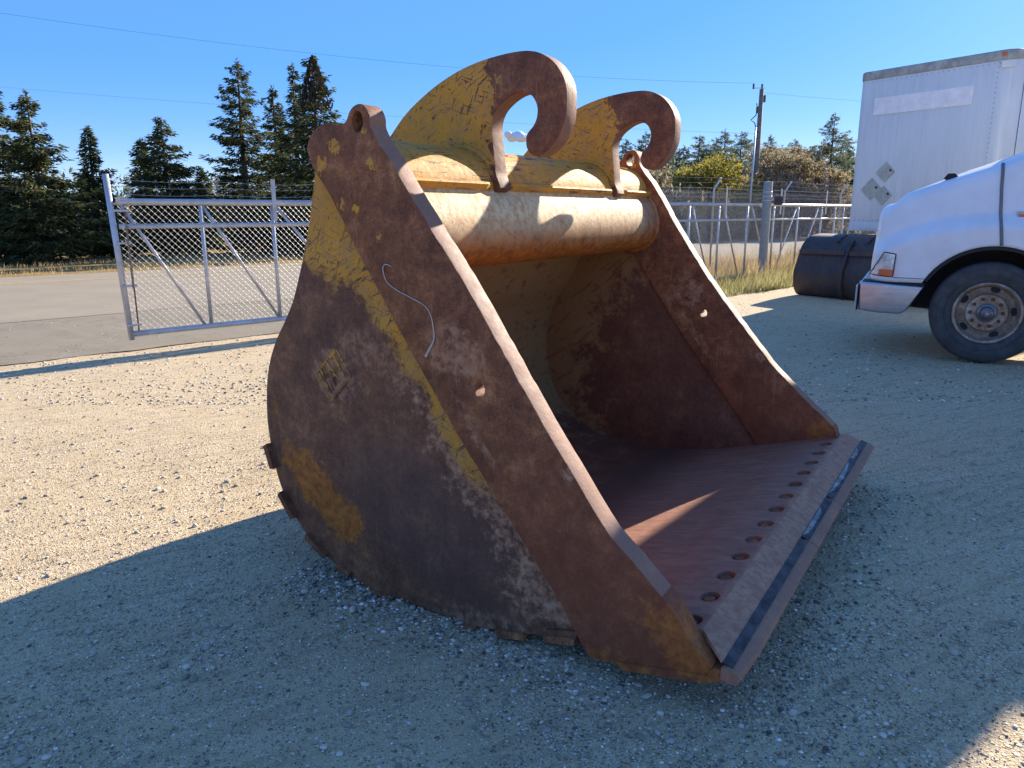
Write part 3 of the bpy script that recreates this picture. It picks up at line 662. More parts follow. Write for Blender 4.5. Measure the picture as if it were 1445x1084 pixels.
# --- pale wire strand stuck to the near side bar
wp = spline([(-1.337, 1.365), (-1.355, 1.372), (-1.371, 1.370), (-1.377, 1.350), (-1.361, 1.310), (-1.315, 1.282), (-1.257, 1.261), (-1.19, 1.235), (-1.162, 1.205), (-1.150, 1.160), (-1.148, 1.117), (-1.165, 1.085), (-1.188, 1.050)], 5)
B_M = Matrix.Translation((0.6898, 1.9749, 0)) @ Matrix.Rotation(radians(-32.8), 4, 'Z')
wpts = [B_M @ Vector((u, -0.004, z)) for (u, z) in wp]
tag(obj('wire', tubem(wpts, 0.0024, 6, [0.0019]*(len(wpts)-12) + [0.0019+0.0004*i for i in range(12)]), plain('pale_wire', (0.50, 0.44, 0.38), 0.7), smooth=True), 'thin pale bent wire hanging on the near side of the bucket', 'wire')

# ================================================================== SLIDING GATE AND FENCE
GALV = Mat('galvanised_steel'); _n = GALV.noise(9, 5); GALV = GALV.out(GALV.ramp(_n, [(0.3, (0.40, 0.40, 0.40)), (0.7, (0.58, 0.58, 0.57))]), 0.42, 0.35, _n, 0.1, 0.003)
WIRE = plain('galvanised_wire', (0.34, 0.34, 0.34), 0.45, 0.3)
GN = 9.0
def gate_leaf(name, label, s0, s1, uprights, diags, ztop, zmid, zbot, arms, barb, lean=0.0, rot_hw=True):
    G = thing(name, label, 'gate', Y((s0+s1)/2, GN), 0)
    base = Y((s0+s1)/2, GN)
    L_ = lambda s_, z, dn=0.0: Y(s_, GN+dn, z) - base
    obj('top_rail', tubem([L_(s0, ztop), L_(s1, ztop)], 0.036, 12), GALV, G, smooth=True)
    obj('middle_rail', tubem([L_(s0, zmid, -0.01), L_(s1, zmid, -0.01)], 0.027, 12), GALV, G, smooth=True)
    obj('bottom_rail', tubem([L_(s0, zbot), L_(s1, zbot)], 0.034, 12), GALV, G, smooth=True)
    for u in uprights: obj('upright', tubem([L_(u, zbot), L_(u, ztop)], 0.024, 10), GALV, G, smooth=True)
    for (a, b) in diags: obj('diagonal_brace', tubem([L_(a, ztop-.03, .004), L_(b, zbot+.03, .004)], 0.018, 10), GALV, G, smooth=True)
    mb = MB(); stp = 0.075; H = ztop-zbot
    n = int((s1-s0+H)/stp)
    for sg in (1, -1):
        for i in range(n+1):
            a = s0 - H*(sg > 0) + i*stp if sg > 0 else s0 + i*stp
            # line s = a + sg*t*H... from bottom to top, clipped to the leaf
            p0, p1 = (a, zbot), (a + sg*H, ztop)
            (x0, y0), (x1, y1) = p0, p1
            def clip(xc, x0, y0, x1, y1): t = (xc-x0)/(x1-x0); return xc, y0+(y1-y0)*t
            if max(x0, x1) < s0 or min(x0, x1) > s1: continue
            if x0 < s0: x0, y0 = clip(s0, *p0, *p1)
            if x1 < s0: x1, y1 = clip(s0, *p0, *p1)
            if x0 > s1: x0, y0 = clip(s1, *p0, *p1)
            if x1 > s1: x1, y1 = clip(s1, *p0, *p1)
            mb.tube([L_(x0, y0, .03+sg*.002), L_(x1, y1, .03+sg*.002)], 0.0019, 3)
    tag(obj('chain_link', mb.mesh(), WIRE, G), kind='stuff')
    for (u, zt) in arms: obj('wire_arm', box(L_(u, (ztop-.22+zt)/2, -0.045), (0.05, 0.012, zt-ztop+.22), Matrix.Rotation(-AZ+pi/2, 3, 'Z')), GALV, G)
    for zb in barb:
        a0, a1 = s0, s1; pts = [L_(a0 + (a1-a0)*t, zb - 0.02*sin(pi*((t*8) % 1)), -0.03) for t in np.linspace(0, 1, 50)]
        mb = MB().tube(pts, 0.0022, 4)
        q = a0
        while q < a1:
            c = L_(q, zb-0.008, -0.03); mb.tube([c+Vector((.018, 0, .016)), c-Vector((.018, 0, .016))], 0.0016, 3); mb.tube([c+Vector((-.012, .01, .018)), c-Vector((-.012, .01, .018))], 0.0016, 3); q += 0.14
        obj('barbed_wire', mb.mesh(), WIRE, G)
    return G, L_
G1, L1 = gate_leaf('sliding_gate', 'grey galvanised chain link gate left of the bucket with barbed wire on top', 2.50, 11.9, (3.40, 4.29, 5.6, 6.9, 8.2, 9.5, 10.8),
   ((2.54, 3.32), (3.42, 4.27), (4.33, 5.5), (5.65, 6.8), (6.95, 8.1), (8.25, 9.4)), 1.695, 1.43, 0.235, ((4.30, 1.98), (6.9, 1.98), (9.5, 1.98)), (1.93, 1.86, 1.78))
obj('end_post', tubem([L1(2.49, 0.17), L1(2.42, 1.985)], 0.033, 12), GALV, G1, smooth=True)
obj('tension_bar', tubem([L1(2.57, 0.27, -.02), L1(2.57, 1.63, -.02)], 0.009, 6), plain('rusty_bar', (0.16, 0.09, 0.06), 0.7), G1)
for zz in (0.34, 0.78, 1.25, 1.60): obj('band_clamp', tubem([L1(2.44, zz, -.04), L1(2.60, zz, -.025)], 0.012, 6), GALV, G1)
mb = MB()
zc = 1.50
for k in range(14): mb.box(L1(2.555, 1.42-0.05*k, -.05), (0.02, 0.012, 0.045), 0.3*(k % 2))
obj('chain', mb.mesh(), plain('old_chain', (0.18, 0.15, 0.12), 0.6), G1)
G2, L2 = gate_leaf('chain_link_fence', 'grey chain link fence behind and right of the bucket with braced bays', 12.5, 24.5, (13.46, 14.6, 15.8, 17.02, 18.25, 19.55, 20.36, 20.89, 22.1, 23.3),
   ((13.57, 14.29), (14.78, 15.54), (15.99, 16.88), (18.18, 17.24), (19.39, 18.44), (21.6, 20.9)), 1.735, 1.40, 0.12, ((14.80, 2.12), (17.25, 2.12), (19.7, 2.12)), (2.08, 1.98, 1.90))
G2['category'] = 'fence'
PO = thing('gate_post', 'thick grey steel post with a black box on it behind the fence', 'post', Y(16.25, GN-0.22))
obj('pipe', lathe([(0.10, 0), (0.10, 2.22), (0.088, 2.25), (0.0, 2.26)], 24), plain('grey_pipe_paint', (0.25, 0.26, 0.26), 0.55), PO, smooth=35)
[c for c in PO.children if c.name.startswith('pipe')][0].rotation_euler = (radians(90), 0, 0)
for zz in (2.02, 1.92, 1.83): 
    me = lathe([(0.098, -0.012), (0.106, -0.008), (0.106, 0.008), (0.098, 0.012)], 20); o = obj('strap', me, GALV, PO, smooth=True); o.rotation_euler = (radians(90), 0, 0); o.location.z = zz
bxo = obj('lock_box', box((0.24, -0.04, 1.83), (0.18, 0.14, 0.20), None, 0.02), plain('black_plastic', (0.012, 0.012, 0.014), 0.4), PO)
obj('bracket', box((0.13, -0.03, 1.85), (0.12, 0.03, 0.05)), GALV, PO)
# fixed perimeter fence running off behind, beyond the posts, with strung barbed wire
def wire_fence():
    Fz = thing('barbed_wire_fence', 'barbed wire strands on thin posts beyond the gate post towards the trailer', 'fence', Y(22, 10.6))
    base = Y(22, 10.6); L_ = lambda s_, n_, z: Y(s_, n_, z) - base
    for k, s_ in enumerate((13.0, 16.9, 20.6, 24.3, 28.0, 31.7)):
        obj('post', tubem([L_(s_, 10.6, 0), L_(s_, 10.6, 2.15), L_(s_+.05, 10.45, 2.42)], 0.025, 8), GALV, Fz, smooth=True)
    for j, (z_, n_) in enumerate(((2.18, 10.6), (2.30, 10.53), (2.41, 10.46))):
        pts = [L_(13.0 + 18.7*t, n_, z_ - 0.03*sin(pi*((t*5) % 1))) for t in np.linspace(0, 1, 41)]
        obj('barbed_wire', tubem(pts, 0.0035, 4), WIRE, Fz)
    mb = MB(); zb, zt = 0.05, 2.1; H = zt-zb; stp = 0.09
    for sg in (1, -1):
        for i in range(int((18.7+H)/stp)):
            a = (13.0-H if sg > 0 else 13.0) + i*stp; x0, x1 = a, a+sg*H
            lo, hi = 13.0, 31.7; y0, y1 = zb, zt
            f = lambda xc: zb + (zt-zb)*(xc-a)/(sg*H)
            X0, X1 = min(max(x0, lo), hi), min(max(x1, lo), hi)
            if abs(X0-X1) < 1e-3: continue
            mb.tube([L_(X0, 10.6+sg*.002, f(X0)), L_(X1, 10.6+sg*.002, f(X1))], 0.0026, 3)
    tag(obj('chain_link', mb.mesh(), WIRE, Fz), kind='stuff')
wire_fence()

# ================================================================== UTILITY POLES AND OVERHEAD WIRES
WOOD = plain('weathered_pole_wood', (0.20, 0.165, 0.13), 0.85, var=0.3, scale=6)
def azp(px, d): # ground point at depth d seen at photo column px
    return Vector(((px-722.5)/1040*d*0.985, d, 0))
dP = 48.0
_q = ray_at(1074, 126, dP); pp = Vector((_q.x, _q.y, 0)); P1 = thing('utility_pole', 'tall wooden utility pole rising above the trees', 'utility pole', pp)
topz = _q.z
obj('pole', tubem([(0, 0, 0), (0.05, 0, topz)], 0.15, 12, [0.19, 0.13]), WOOD, P1, smooth=True)
obj('insulator', tubem([(0.05, 0, topz), (0.05, 0, topz+.3)], 0.06, 8), plain('brown_insulator', (0.12, 0.07, 0.05), 0.3), P1)
obj('insulator', tubem([(0.26, 0, topz-.75), (0.26, 0, topz-.35)], 0.07, 8), bpy.data.materials['brown_insulator'], P1)
obj('cross_arm', tubem([(-.55, -.1, topz+.05), (0.2, -.1, topz+.05)], 0.02, 6), GALV, P1)
obj('insulator', tubem([(-.5, -.1, topz+.0), (-.5, -.1, topz+.3)], 0.06, 8), bpy.data.materials['brown_insulator'], P1)
_q = ray_at(1065, 180, 44); p2 = Vector((_q.x, _q.y, 0)); tz = _q.z
P2 = thing('flood_light_pole', 'slim pale pole with a bent cable on top beside the utility pole', 'pole', p2)
obj('pole', tubem([(0, 0, 0), (0.06, 0, tz)], 0.07, 10, [0.065, 0.045]), GALV, P2, smooth=True)
obj('cable', tubem([(0.06, 0, tz), (-.02, 0, tz+.25), (-.25, 0, tz+.4), (0.02, 0, tz+.65), (0.1, 0, tz+.95), (0.02, 0, tz+1.3)], 0.03, 6), plain('dark_cable', (0.05, 0.05, 0.05), 0.6), P2)
obj('clamp', box((0.08, 0, tz+.95), (.12, .12, .35), None, .02), bpy.data.materials['dark_cable'], P2)
CAB = plain('overhead_cable', (0.30, 0.36, 0.46), 0.6)
def wire_line(a, b, sag, label, r=0.012):
    A, B = Vector(a), Vector(b); pts = [A.lerp(B, t) + Vector((0, 0, -sag*4*t*(1-t))) for t in np.linspace(0, 1, 40)]
    tag(obj('overhead_wire', tubem(pts, r, 4), CAB), label, 'wire', 'overhead wires across the sky')
zw = topz+0.35
wire_line((pp.x-.5, pp.y, zw), ray_at(-30, 14, 33), 0.6, 'topmost overhead wire running from the utility pole high over the left trees', .008)
wire_line((pp.x, pp.y, topz-2.6), ray_at(-30, 120, 45), 0.3, 'middle overhead wire passing the height of the spruce tops', .008)
wire_line((pp.x+.1, pp.y, topz-.2), ray_at(1500, 150, 60), 0.3, 'short overhead wire leading from the pole to the trailer side', .007)

# ================================================================== VEGETATION
def foliage_mat(name, dark, mid, light, trans=0.2):
    m = Mat(name, 'Object'); n = m.noise(1.7, 4); g = m.nt.nodes.new('ShaderNodeNewGeometry'); r = V(m.nt, g.outputs['Random Per Island'])
    c = m.ramp(n*0.45 + r*0.55, [(0.2, dark), (0.5, mid), (0.85, light)])
    m.out(c, 0.75, spec=0.2)
    tr = m.nt.nodes.new('ShaderNodeBsdfTranslucent'); m.nt.links.new(c, tr.inputs[0]); mx = m.nt.nodes.new('ShaderNodeMixShader'); mx.inputs[0].default_value = trans
    m.nt.links.new(m.b.outputs[0], mx.inputs[1]); m.nt.links.new(tr.outputs[0], mx.inputs[2])
    m.nt.links.new(mx.outputs[0], m.nt.nodes['Material Output'].inputs[0]); return m.m
M_SPR = foliage_mat('spruce_needles', (0.022, 0.032, 0.013), (0.066, 0.078, 0.027), (0.19, 0.18, 0.06), 0.4)
M_SPR2 = foliage_mat('brown_spruce_needles', (0.020, 0.016, 0.010), (0.045, 0.034, 0.018), (0.075, 0.05, 0.025))
M_PINE = foliage_mat('pine_needles', (0.060, 0.078, 0.050), (0.125, 0.15, 0.090), (0.24, 0.25, 0.13), 0.45)
M_YLW = foliage_mat('autumn_yellow_leaves', (0.12, 0.11, 0.02), (0.27, 0.23, 0.04), (0.42, 0.33, 0.06), 0.5)
M_BRN = foliage_mat('autumn_brown_leaves', (0.13, 0.105, 0.065), (0.27, 0.22, 0.13), (0.42, 0.33, 0.16), 0.45)
M_TWIG = plain('bare_twigs', (0.27, 0.215, 0.165), 0.85, var=0.3)
M_BARK = plain('tree_bark', (0.085, 0.065, 0.05), 0.9, var=0.35, scale=10)

def spruce_mesh(h, r0, seed, dens=1.0, ragged=0.35, gap=0.12):
    """needle sprays (small quads) hung along whorled, slightly drooping branches"""
    g = np.random.default_rng(seed); C_, D_, U_, Ln, Wd = [], [], [], [], []; stems = MB()
    z = h*0.06
    while z < h*0.985:
        f = 1 - z/h; nb = int(5 + 6*f)
        lean = r0*(0.06 + 0.94*f**0.75)*(1 - 0.25*max(0, f-.75)/.25)*g.uniform(1-ragged, 1+ragged*0.7)
        for b in range(nb):
            if g.random() < gap: continue
            a = g.uniform(0, 2*pi); L_ = max(0.12, lean*g.uniform(0.65, 1.15)); drop = L_*g.uniform(0.10, 0.38)*(0.5+f)
            zz = z + g.uniform(-.12, .12)
            n = max(12, int(L_*34*dens))
            t = g.random(n)**0.65
            rad = t*L_; zc = zz - drop*t + 0.22*L_*t**3
            spread = 0.16*L_*(1.1-t*0.6)
            off = g.normal(0, 1, n)*spread
            x = rad*np.cos(a) - off*np.sin(a); y = rad*np.sin(a) + off*np.cos(a)
            C_.append(np.stack([x, y, zc + g.normal(-.05, .05, n)], 1))
            aa = a + g.normal(0, .55, n); dz = g.uniform(-.75, .15, n)
            D_.append(np.stack([np.cos(aa), np.sin(aa), dz], 1)); Ln.append(g.uniform(.14, .30, n)*(0.6+0.5*f)); Wd.append(g.uniform(.03, .075, n))
            if b % 3 == 0: stems.tube([(0, 0, zz), (L_*.5*cos(a), L_*.5*sin(a), zz-drop*.5), (L_*.92*cos(a), L_*.92*sin(a), zz-drop*.9+.15*L_)], .02, 3, [.02+.02*f, .013, .005])
        z += (0.11 + 0.11*f)*h/7.0*g.uniform(.75, 1.3)
    # leader
    n = 16; C_.append(np.stack([g.normal(0, .03, n), g.normal(0, .03, n), h*(0.93+0.07*g.random(n))], 1)); D_.append(np.stack([g.normal(0, .5, n), g.normal(0, .5, n), np.full(n, .8)], 1)); Ln.append(np.full(n, .16)); Wd.append(np.full(n, .05))
    C_, D_, Ln, Wd = np.concatenate(C_), np.concatenate(D_), np.concatenate(Ln), np.concatenate(Wd)
    D_ = D_/np.linalg.norm(D_, axis=1, keepdims=True); n = len(C_)
    s_ = np.cross(D_, g.normal(0, 1, (n, 3))); s_ /= np.linalg.norm(s_, axis=1, keepdims=True)
    A = C_ - s_*Wd[:, None]/2; B = C_ + s_*Wd[:, None]/2; E = C_ + D_*Ln[:, None]
    V_ = np.stack([A, B, E + s_*Wd[:, None]*.15, E - s_*Wd[:, None]*.15], 1).reshape(-1, 3)
    return fast(V_, np.arange(n*4).reshape(-1, 4)), stems.mesh()
def leafy_mesh(h, rx, seed, n=9000, leaf=.09, base=0.15, clumps=26, shell=0.55):
    g = np.random.default_rng(seed); cl = []
    for k in range(clumps):
        t = g.random(); zc = h*(base + (1-base)*t*0.92); rr = rx*sqrt(max(0.05, 1-((t-0.42)/0.62)**2))
        a = g.uniform(0, 2*pi); q = rr*g.random()**0.5*0.8; cl.append((q*cos(a), q*sin(a), zc, g.uniform(.16, .34)*rx))
    w_ = np.array([c[3]**2 for c in cl]); ci = g.choice(len(cl), n, p=w_/w_.sum()); cl = np.array(cl)
    d = g.normal(0, 1, (n, 3)); d /= np.linalg.norm(d, axis=1, keepdims=True); r_ = cl[ci, 3]*(shell + (1.15-shell)*g.random(n))
    C_ = cl[ci, :3] + d*r_[:, None]*np.array((1.1, 1.1, .85))
    dd = g.normal(0, 1, (n, 3)); dd /= np.linalg.norm(dd, axis=1, keepdims=True); ss_ = np.cross(dd, g.normal(0, 1, (n, 3))); ss_ /= np.linalg.norm(ss_, axis=1, keepdims=True)
    L_ = (leaf*g.uniform(.6, 1.4, n))[:, None]
    V_ = np.stack([C_ - dd*L_, C_ + ss_*L_*.5, C_ + dd*L_, C_ - ss_*L_*.5], 1).reshape(-1, 3)
    st = MB()
    for k in range(len(cl)):
        c = Vector(cl[k, :3]); m_ = Vector((c.x*.35, c.y*.35, c.z*.45)); st.tube([(0, 0, h*.04), m_, c], .03, 4, [h*.012, h*.007, .008])
    return fast(V_, np.arange(n*4).reshape(-1, 4)), st.mesh()
def twig_mesh(h, rx, seed, n=220):
    g = random.Random(seed); mb = MB()
    def grow(p, d, L_, r, k):
        q = p + d*L_; mid = p + d*L_*.5 + Vector((g.uniform(-1, 1), g.uniform(-1, 1), g.uniform(-.5, .5)))*L_*.08
        mb.tube([p, mid, q], r, 3, [r, r*.8, r*.6])
        if k == 0: return
        for _ in range(3 if k > 1 else 4):
            nd = (d + Vector((g.uniform(-1, 1), g.uniform(-1, 1), g.uniform(-.35, .75)))*.75).normalized()
            grow(p.lerp(q, g.uniform(.45, 1)), nd, L_*g.uniform(.55, .8), r*.6, k-1)
    for _ in range(5):
        a = g.uniform(0, 2*pi); grow(Vector((g.uniform(-.2, .2), g.uniform(-.2, .2), 0)), Vector((cos(a)*.45, sin(a)*.45, 1)).normalized(), h*.36, .07, 4)
    return mb.mesh()
def tree(name, label, px, d, ytop, rad, kind, seed, group, trunk=True, mat=None, zbase=0.0):
    """px: photo column, d: depth, ytop: photo row of the top"""
    q_ = ray_at(px, ytop, d); p = Vector((q_.x, q_.y, 0)); h = q_.z
    T = thing(name, label, 'tree', p, random.uniform(0, 6), group)
    if kind == 'spruce': cm, sm = spruce_mesh(h, rad*1.14, seed, dens=1.5, ragged=.42, gap=.12)
    elif kind == 'pine': cm, sm = spruce_mesh(h, rad*1.15, seed, dens=1.2, ragged=.4, gap=.08)
    else: cm, sm = leafy_mesh(h, rad, seed)
    obj('crown', cm, mat or {'spruce': M_SPR, 'pine': M_PINE}.get(kind, M_YLW), T)
    tag(obj('branches', sm, M_BARK, T), kind='stuff')
    obj('trunk', tubem([(0, 0, 0), (random.uniform(-.08, .08), 0, h*.5), (0, 0, h*.97)], .1, 8, [h*.022+.03, h*.013+.01, .012]), M_BARK, T, smooth=True)
    return T
GS = 'spruces across the road on the left'
tree('spruce_tree', 'dark spruce cut off by the left edge of the photo', -25, 27, 118, 2.1, 'spruce', 1, GS)
tree('spruce_tree', 'broad spruce with drooping green boughs near the left edge', 36, 26, 130, 1.75, 'spruce', 2, GS)
tree('spruce_tree', 'narrow spruce standing alone left of the gate end post', 122, 29, 180, 1.05, 'spruce', 3, GS)
tree('spruce_tree', 'dense dark spruce above the left bay of the gate', 226, 31, 168, 1.75, 'spruce', 4, GS)
tree('spruce_tree', 'shorter spruce pressed against the left side of the dense one', 198, 34, 198, 1.1, 'spruce', 5, GS)
tree('spruce_tree', 'smallest spruce in the gap between two tall groups', 283, 36, 236, 0.85, 'spruce', 6, GS)
tree('spruce_tree', 'tall pointed spruce in the middle with a spire top', 334, 32, 84, 2.0, 'spruce', 7, GS)
tree('spruce_tree', 'slim spruce squeezed between the two tallest ones', 384, 34, 122, 1.25, 'spruce', 8, GS)
tree('spruce_tree', 'tallest spruce with a brown cone laden top beside the bucket', 441, 30, 78, 1.95, 'spruce', 9, GS)
tree('spruce_tree', 'spruce top just left of the tallest brown topped one', 412, 32, 92, 1.3, 'spruce', 10, GS)
# brown cones at the top of the tallest spruce
g_ = np.random.default_rng(5); hh = ray_at(441, 78, 30).z; n_ = 420
tz_ = hh*(1-.25*g_.random(n_)**.8); rr_ = (hh-tz_)*.36*g_.random(n_)**.4+.08; an_ = g_.uniform(0, 2*pi, n_); c_ = np.stack([rr_*np.cos(an_), rr_*np.sin(an_), tz_], 1)
V_ = np.stack([c_ + np.array(o_) for o_ in ((-.03, 0, 0), (.03, 0, 0), (.02, .02, -.13), (-.02, -.02, -.13))], 1).reshape(-1, 3)
tallest = [o for o in COL.objects if o.get('label', '').startswith('tallest spruce')][0]
tag(obj('cone', fast(V_, np.arange(n_*4).reshape(-1, 4)), M_SPR2, tallest), kind='stuff')
tree('spruce_tree', 'low spruce partly hidden behind the bucket edge', 470, 33, 200, 1.5, 'spruce', 12, GS)
GP = 'pines beyond the road on the right'
pl = [(884, 60, 196, 1.6, 'thin pine top seen through the far hook'), (912, 62, 186, 1.7, 'pine seen just behind the far hook tip'), (938, 58, 214, 1.9, 'dark pine right of the far hook'), (965, 60, 206, 2.0, 'pine behind the yellow tree on its left'),
      (988, 62, 190, 1.9, 'pine with a sharp tip above the yellow tree'), (1012, 60, 200, 1.8, 'pine left of the sharpest tip by the pole'), (1024, 63, 182, 2.0, 'tallest pine left of the utility pole'), (1047, 60, 186, 2.0, 'round topped pine touching the slim pale pole'),
      (1088, 66, 190, 1.6, 'thin pine just right of the utility pole'), (1122, 66, 196, 1.8, 'pine half way between the pole and the tall pine'), (1147, 68, 205, 1.7, 'low pine behind the brown bushes'), (1179, 58, 160, 1.9, 'tall pine with open branches left of the trailer'), (1200, 62, 206, 1.7, 'pine tucked against the trailer edge'), (1215, 62, 225, 1.7, 'pine behind the trailer corner'), (1000, 70, 200, 2.2, 'pine behind the yellow tree on its right'), (950, 68, 205, 2.2, 'pine half hidden behind the dark one by the far hook'), (1062, 70, 198, 2.2, 'pine crossed by the utility pole'), (1105, 72, 205, 2.2, 'far pine above the brown bushes on the left'), (1135, 72, 208, 2.2, 'far pine above the brown bushes in the middle'), (1162, 70, 200, 2.0, 'pine leaning on the tall open pine from the left'), (1192, 70, 195, 2.1, 'far pine between the tall one and the trailer')]
for k, (px, d, yt, r_, lb) in enumerate(pl): tree('pine_tree', lb, px, d, yt, r_*1.45, 'pine', 40+k, GP)
tree('yellow_leaf_tree', 'bushy yellow leaved tree left of the gate post', 1008, 46, 224, 3.0, 'leaf', 70, None, mat=M_YLW)
tree('yellow_leaf_tree', 'lower yellow green tree at the left foot of the bushy one', 968, 45, 244, 2.0, 'leaf', 71, None, mat=M_YLW)
def bare(label, px, d, yt, rx, seed):
    q_ = ray_at(px, yt, d); p = Vector((q_.x, q_.y, 0)); h = q_.z
    T = thing('bare_tree', label, 'tree', p, seed, 'bare brown trees behind the fence')
    tag(obj('branches', twig_mesh(h, rx, seed), M_TWIG, T), kind='stuff')
    cm, sm = leafy_mesh(h, rx, seed, n=5200, leaf=.085, clumps=34, shell=.1); obj('crown', cm, M_BRN, T); obj('trunk', sm, M_BARK, T)
bare('half bare brown tree right of the utility pole', 1100, 48, 212, 2.0, 3)
bare('half bare tree with orange leaves in the middle of the brown group', 1135, 47, 215, 2.3, 4)
bare('half bare brown tree nearest the trailer', 1168, 48, 228, 2.2, 5)
bare('tall grey bare tree behind the black box on the gate post', 1085, 56, 196, 2.4, 12)
bare('tall grey bare tree between the two brown ones', 1120, 58, 200, 2.4, 13)
bare('tall bare tree behind the trailer side brown tree', 1152, 58, 205, 2.4, 14)
bare('grey brown thicket tree left of the yellow tree', 930, 50, 238, 1.8, 6)
bare('bare tree in the gap between the left spruces', 300, 60, 252, 2.3, 8)
bare('small bare tree beside the gate end post', 165, 55, 276, 1.8, 9)
# low hedges and scrub that read as one mass
def scrub(name, label, pts, hgt, n, leaf, mat, seed, w_=1.6):
    g = np.random.default_rng(seed); P = np.array(pts); k = g.integers(0, len(P)-1, n); t = g.random(n)
    C_ = P[k] + (P[k+1]-P[k])*t[:, None]; C_ = np.concatenate([C_ + g.normal(0, w_*.4, (n, 2)), (hgt*(0.55+0.45*np.sin(C_[:, 0]*1.3)*np.cos(C_[:, 1]*.9))*g.random(n)**.7)[:, None]], 1)
    dd = g.normal(0, 1, (n, 3)); dd[:, 2] = abs(dd[:, 2])+.3; dd /= np.linalg.norm(dd, axis=1, keepdims=True); s_ = np.cross(dd, g.normal(0, 1, (n, 3))); s_ /= np.linalg.norm(s_, axis=1, keepdims=True)
    L_ = (leaf*g.uniform(.5, 1.5, n))[:, None]
    V_ = np.stack([C_ - dd*L_, C_ + s_*L_*.35, C_ + dd*L_, C_ - s_*L_*.35], 1).reshape(-1, 3)
    tag(obj(name, fast(V_, np.arange(n*4).reshape(-1, 4)), mat), label, kind='stuff')
q = lambda *a: [tuple(Y(s_, n_))[:2] for (s_, n_) in a]
scrub('hedge', 'brown leafless hedge behind the spruces', q((-25, 42), (0, 40), (20, 38), (40, 36)), 2.6, 26000, .16, M_TWIG, 1)
scrub('undergrowth', 'dark undergrowth below the trees behind the fence', q((24, 27), (40, 26), (60, 25), (90, 25)), 4.4, 36000, .15, M_BRN, 2, 3)
scrub('undergrowth', 'shaded brush behind the right fence', q((28, 33), (45, 33), (70, 33), (100, 34)), 5.6, 42000, .18, M_PINE, 3, 4)
scrub('woodland', 'distant wood beyond the fields', q((-120, 130), (-30, 120), (60, 110), (200, 100)), 8.0, 60000, .38, M_PINE, 4, 8)
# dry grass and weeds
def grass(name, label, region, n, hmin, hmax, mat, seed):
    g = np.random.default_rng(seed); s_ = g.uniform(region[0], region[1], n); n_ = g.uniform(region[2], region[3], n)
    cl = np.sin(s_*2.1)*np.cos(n_*2.7+s_) + g.normal(0, .5, n); k = cl > -.35; s_, n_ = s_[k], n_[k]; n = len(s_)
    x = SV.x*s_ + NV.x*n_; y = SV.y*s_ + NV.y*n_; h = g.uniform(hmin, hmax, n)*(0.6+.5*(cl[k] > .3)); a = g.uniform(0, 2*pi, n); w_ = g.uniform(.004, .011, n); le = g.normal(0, .35, (n, 2))*h[:, None]
    V_ = np.stack([np.stack([x-w_*np.cos(a), y-w_*np.sin(a), np.zeros(n)], 1), np.stack([x+w_*np.cos(a), y+w_*np.sin(a), np.zeros(n)], 1), np.stack([x+le[:, 0], y+le[:, 1], h], 1)], 1).reshape(-1, 3)
    tag(obj(name, fast(V_, np.arange(n*3).reshape(-1, 3)), mat), label, kind='stuff')
M_DRY = foliage_mat('dry_grass', (0.28, 0.19, 0.08), (0.50, 0.36, 0.16), (0.68, 0.54, 0.29), 0.4)
M_WEED = foliage_mat('green_weeds', (0.15, 0.15, 0.05), (0.33, 0.30, 0.12), (0.60, 0.54, 0.30), 0.4)
grass('dry_grass', 'dry golden grass along the fence foot', (10.8, 30, 8.2, 12.4), 30000, .15, .55, M_DRY, 1)
grass('weeds', 'green and tan weeds in front of the fence', (11.0, 24, 7.45, 9.6), 26000, .10, .34, M_WEED, 2)
grass('dry_grass', 'short dry grass beyond the road', (-20, 40, 23, 30), 22000, .05, .18, M_DRY, 3)

# ================================================================== TRUCK
TP = Vector((5.0, 7.53, 0)); TA = radians(28)
# local frame: x forward (towards the nose), y inward (far side), z up
TR = thing('truck', 'white long nosed highway truck at the right edge seen from its side', 'truck', TP, 0)
TR.rotation_euler = (0, 0, pi - TA)
# with this rotation local +x = (-cos a, sin a), local +y = (-sin a, -cos a): mirror y so +y local points to the camera
WHT = Mat('white_truck_paint'); _n = WHT.noise(3, 4); WHT.b.inputs['Coat Weight'].default_value = 0.5; WHT.b.inputs['Coat Roughness'].default_value = 0.08
_d = (WHT.z*-1.0 + 1.25 + (WHT.noise(2.2, 6, .7)-0.5)*1.6).step(0.0, 0.9)*0.45; _sp = WHT.noise(30, 4, .7).step(.60, .72)*0.12
_c0 = WHT.mix(_n.step(.3, .7), (0.70, 0.71, 0.72), (0.78, 0.79, 0.80)); _c0 = WHT.mix(_d.max(_sp), _c0, (0.42, 0.37, 0.30)); WHT = WHT.out(_c0, 0.35, 0, _n, 0.02, 0.002)
CHR = Mat('bumper_metal'); _n = CHR.noise(6, 4, sc=(1, 1, 4)); CHR = CHR.out(CHR.ramp(_n, [(.3, (.36, .37, .40)), (.7, (.50, .51, .54))]), 0.32, 0.75, _n, .05, .003)
BLK = plain('black_rubber_trim', (0.013, 0.013, 0.014), 0.7); TYRE = Mat('tyre_rubber'); _n = TYRE.noise(8, 5); TYRE = TYRE.out(TYRE.mix(_n.step(.3, .7), (.038, .038, .038), (.075, .073, .07)), 0.75, 0, _n, .15, .003)
GLS = Mat('dark_window_glass').out((.02, .025, .03), .05, 0)
RIM = Mat('rusty_wheel_steel'); _a, _b = RIM.noise(7, 5), RIM.noise(40, 4); RIM = RIM.out(RIM.ramp(_a*.6+_b*.4, [(.32, (.15, .085, .05)), (.5, (.32, .23, .165)), (.66, (.52, .46, .40))]), .45, .35, _b, .2, .002)
